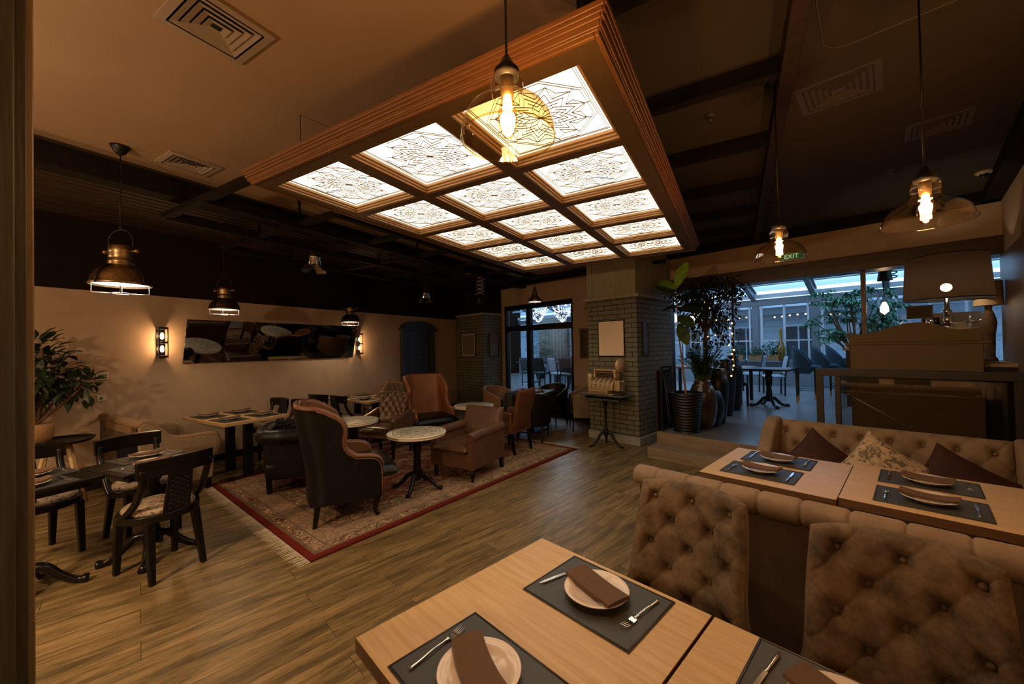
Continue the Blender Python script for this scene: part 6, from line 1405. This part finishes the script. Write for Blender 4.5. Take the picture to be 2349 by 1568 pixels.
        for i in range(230):
            a = random.uniform(0, 6.28); h = random.random(); r = .36*(1-h)**.6*random.uniform(.6, 1); m.sphere((r*math.cos(a), r*math.sin(a), z0-.02-.42*h), random.uniform(.007, .013), 4)
        o = m.build('crystal_drops', cr, t); o['kind'] = 'stuff'
        light('chandelier_glow', R(s, 9.0, z+.05), 26, (1, .92, .82), .2)
    for i, (s, y, a) in enumerate(((-8.9, 9.4, 0), (-8.3, 9.3, .2), (-7.7, 9.4, -.2), (-7.1, 9.2, 0), (-6.7, 10.4, PI), (-8.0, 10.8, PI), (-8.7, 10.9, PI))):
        tchair(s, y, a, ('first chair from the left', 'second chair from the left', 'third chair from the left', 'rightmost chair')[i]+' in the near row behind the tall window' if i < 4 else ('right', 'middle', 'left')[i-4]+' chair of the far row behind the tall window', W if i == 2 else MT['leather_bl'], 'dining chairs behind the tall window')
    for s, y, lb in ((-8.4, 10.1, 'middle'), (-7.1, 9.9, 'right-hand'), (-9.8, 10.4, 'left-hand')):
        c = R(s, y); t = thing('dining_table', lb+' dark dining table of the three behind the tall window', 'table', (c.x, c.y, .3), A16, 'dining tables behind the tall window'); m = MB(); m.bx(-.45, .45, -.35, .35, .72, .76); m.build('tabletop', MT['blackwood'], t); m = MB(); m.bx(-.05, .05, -.05, .05, 0, .72); m.bx(-.3, .3, -.25, .25, 0, .02); m.build('leg', MT['black'], t)
        for x in (-.2, .2): cc = R(s+x, y-.1); put('plate', (cc.x, cc.y, 1.062), 0, 'pale plate at the %s end of the %s table behind the tall window' % ('left' if x < 0 else 'right', lb), 'plate', 'plates behind the tall window')
    t = thing('curtain', 'pale gathered curtain at the far side of the terrace dining area', 'curtain', (0, 0, 0), A16); m = MB(); m.surf(lambda u, v: (-12.2+1.7*u, 13.5+.06*math.sin(u*55), 1.06+1.85*v), 140, 2); m.build('folds', M_plain('pale_curtain', (.45, .40, .33), .8), t, solid=.004)
    for s, y, h, lb in ((-10.6, 11.8, 1.9, 'leafy palm behind the left pane of the tall window'), (-9.6, 12.6, 2.2, 'tall leafy plant farther back behind the tall window'), (-7.2, 12.8, 1.7, 'leafy plant behind the right pane of the tall window')):
        c = R(s, y); t = thing('terrace_palm', lb, 'potted plant', (c.x, c.y, .3), 0, 'plants behind the tall window'); m = MB(); m.lathe([(.18, 0), (.24, .45)], n=20); m.build('pot', MT['pot'], t); m = MB()
        for i in range(26):
            a = random.uniform(0, 6.28); r = random.uniform(.2, .6); hh = h*random.uniform(.5, 1); P = spline([(0, 0, .4), (r*.4*math.cos(a), r*.4*math.sin(a), hh), (r*math.cos(a), r*math.sin(a), hh*.95)], 4)
            for p in P[2:]:
                for sg in (-1, 1): leaf(m, p, (-sg*math.sin(a)+.4*math.cos(a), sg*math.cos(a)+.4*math.sin(a), .1), (0, 0, 1), .26, .05, n=3)
        m.build('foliage', MT['leaf_m'], t)
def hdm(): return MT['beam_l']
MT['brickd'] = M_brick('dark_terrace_brick', (.05, .055, .07), (.07, .07, .08), (.03, .03, .035))
terrace()
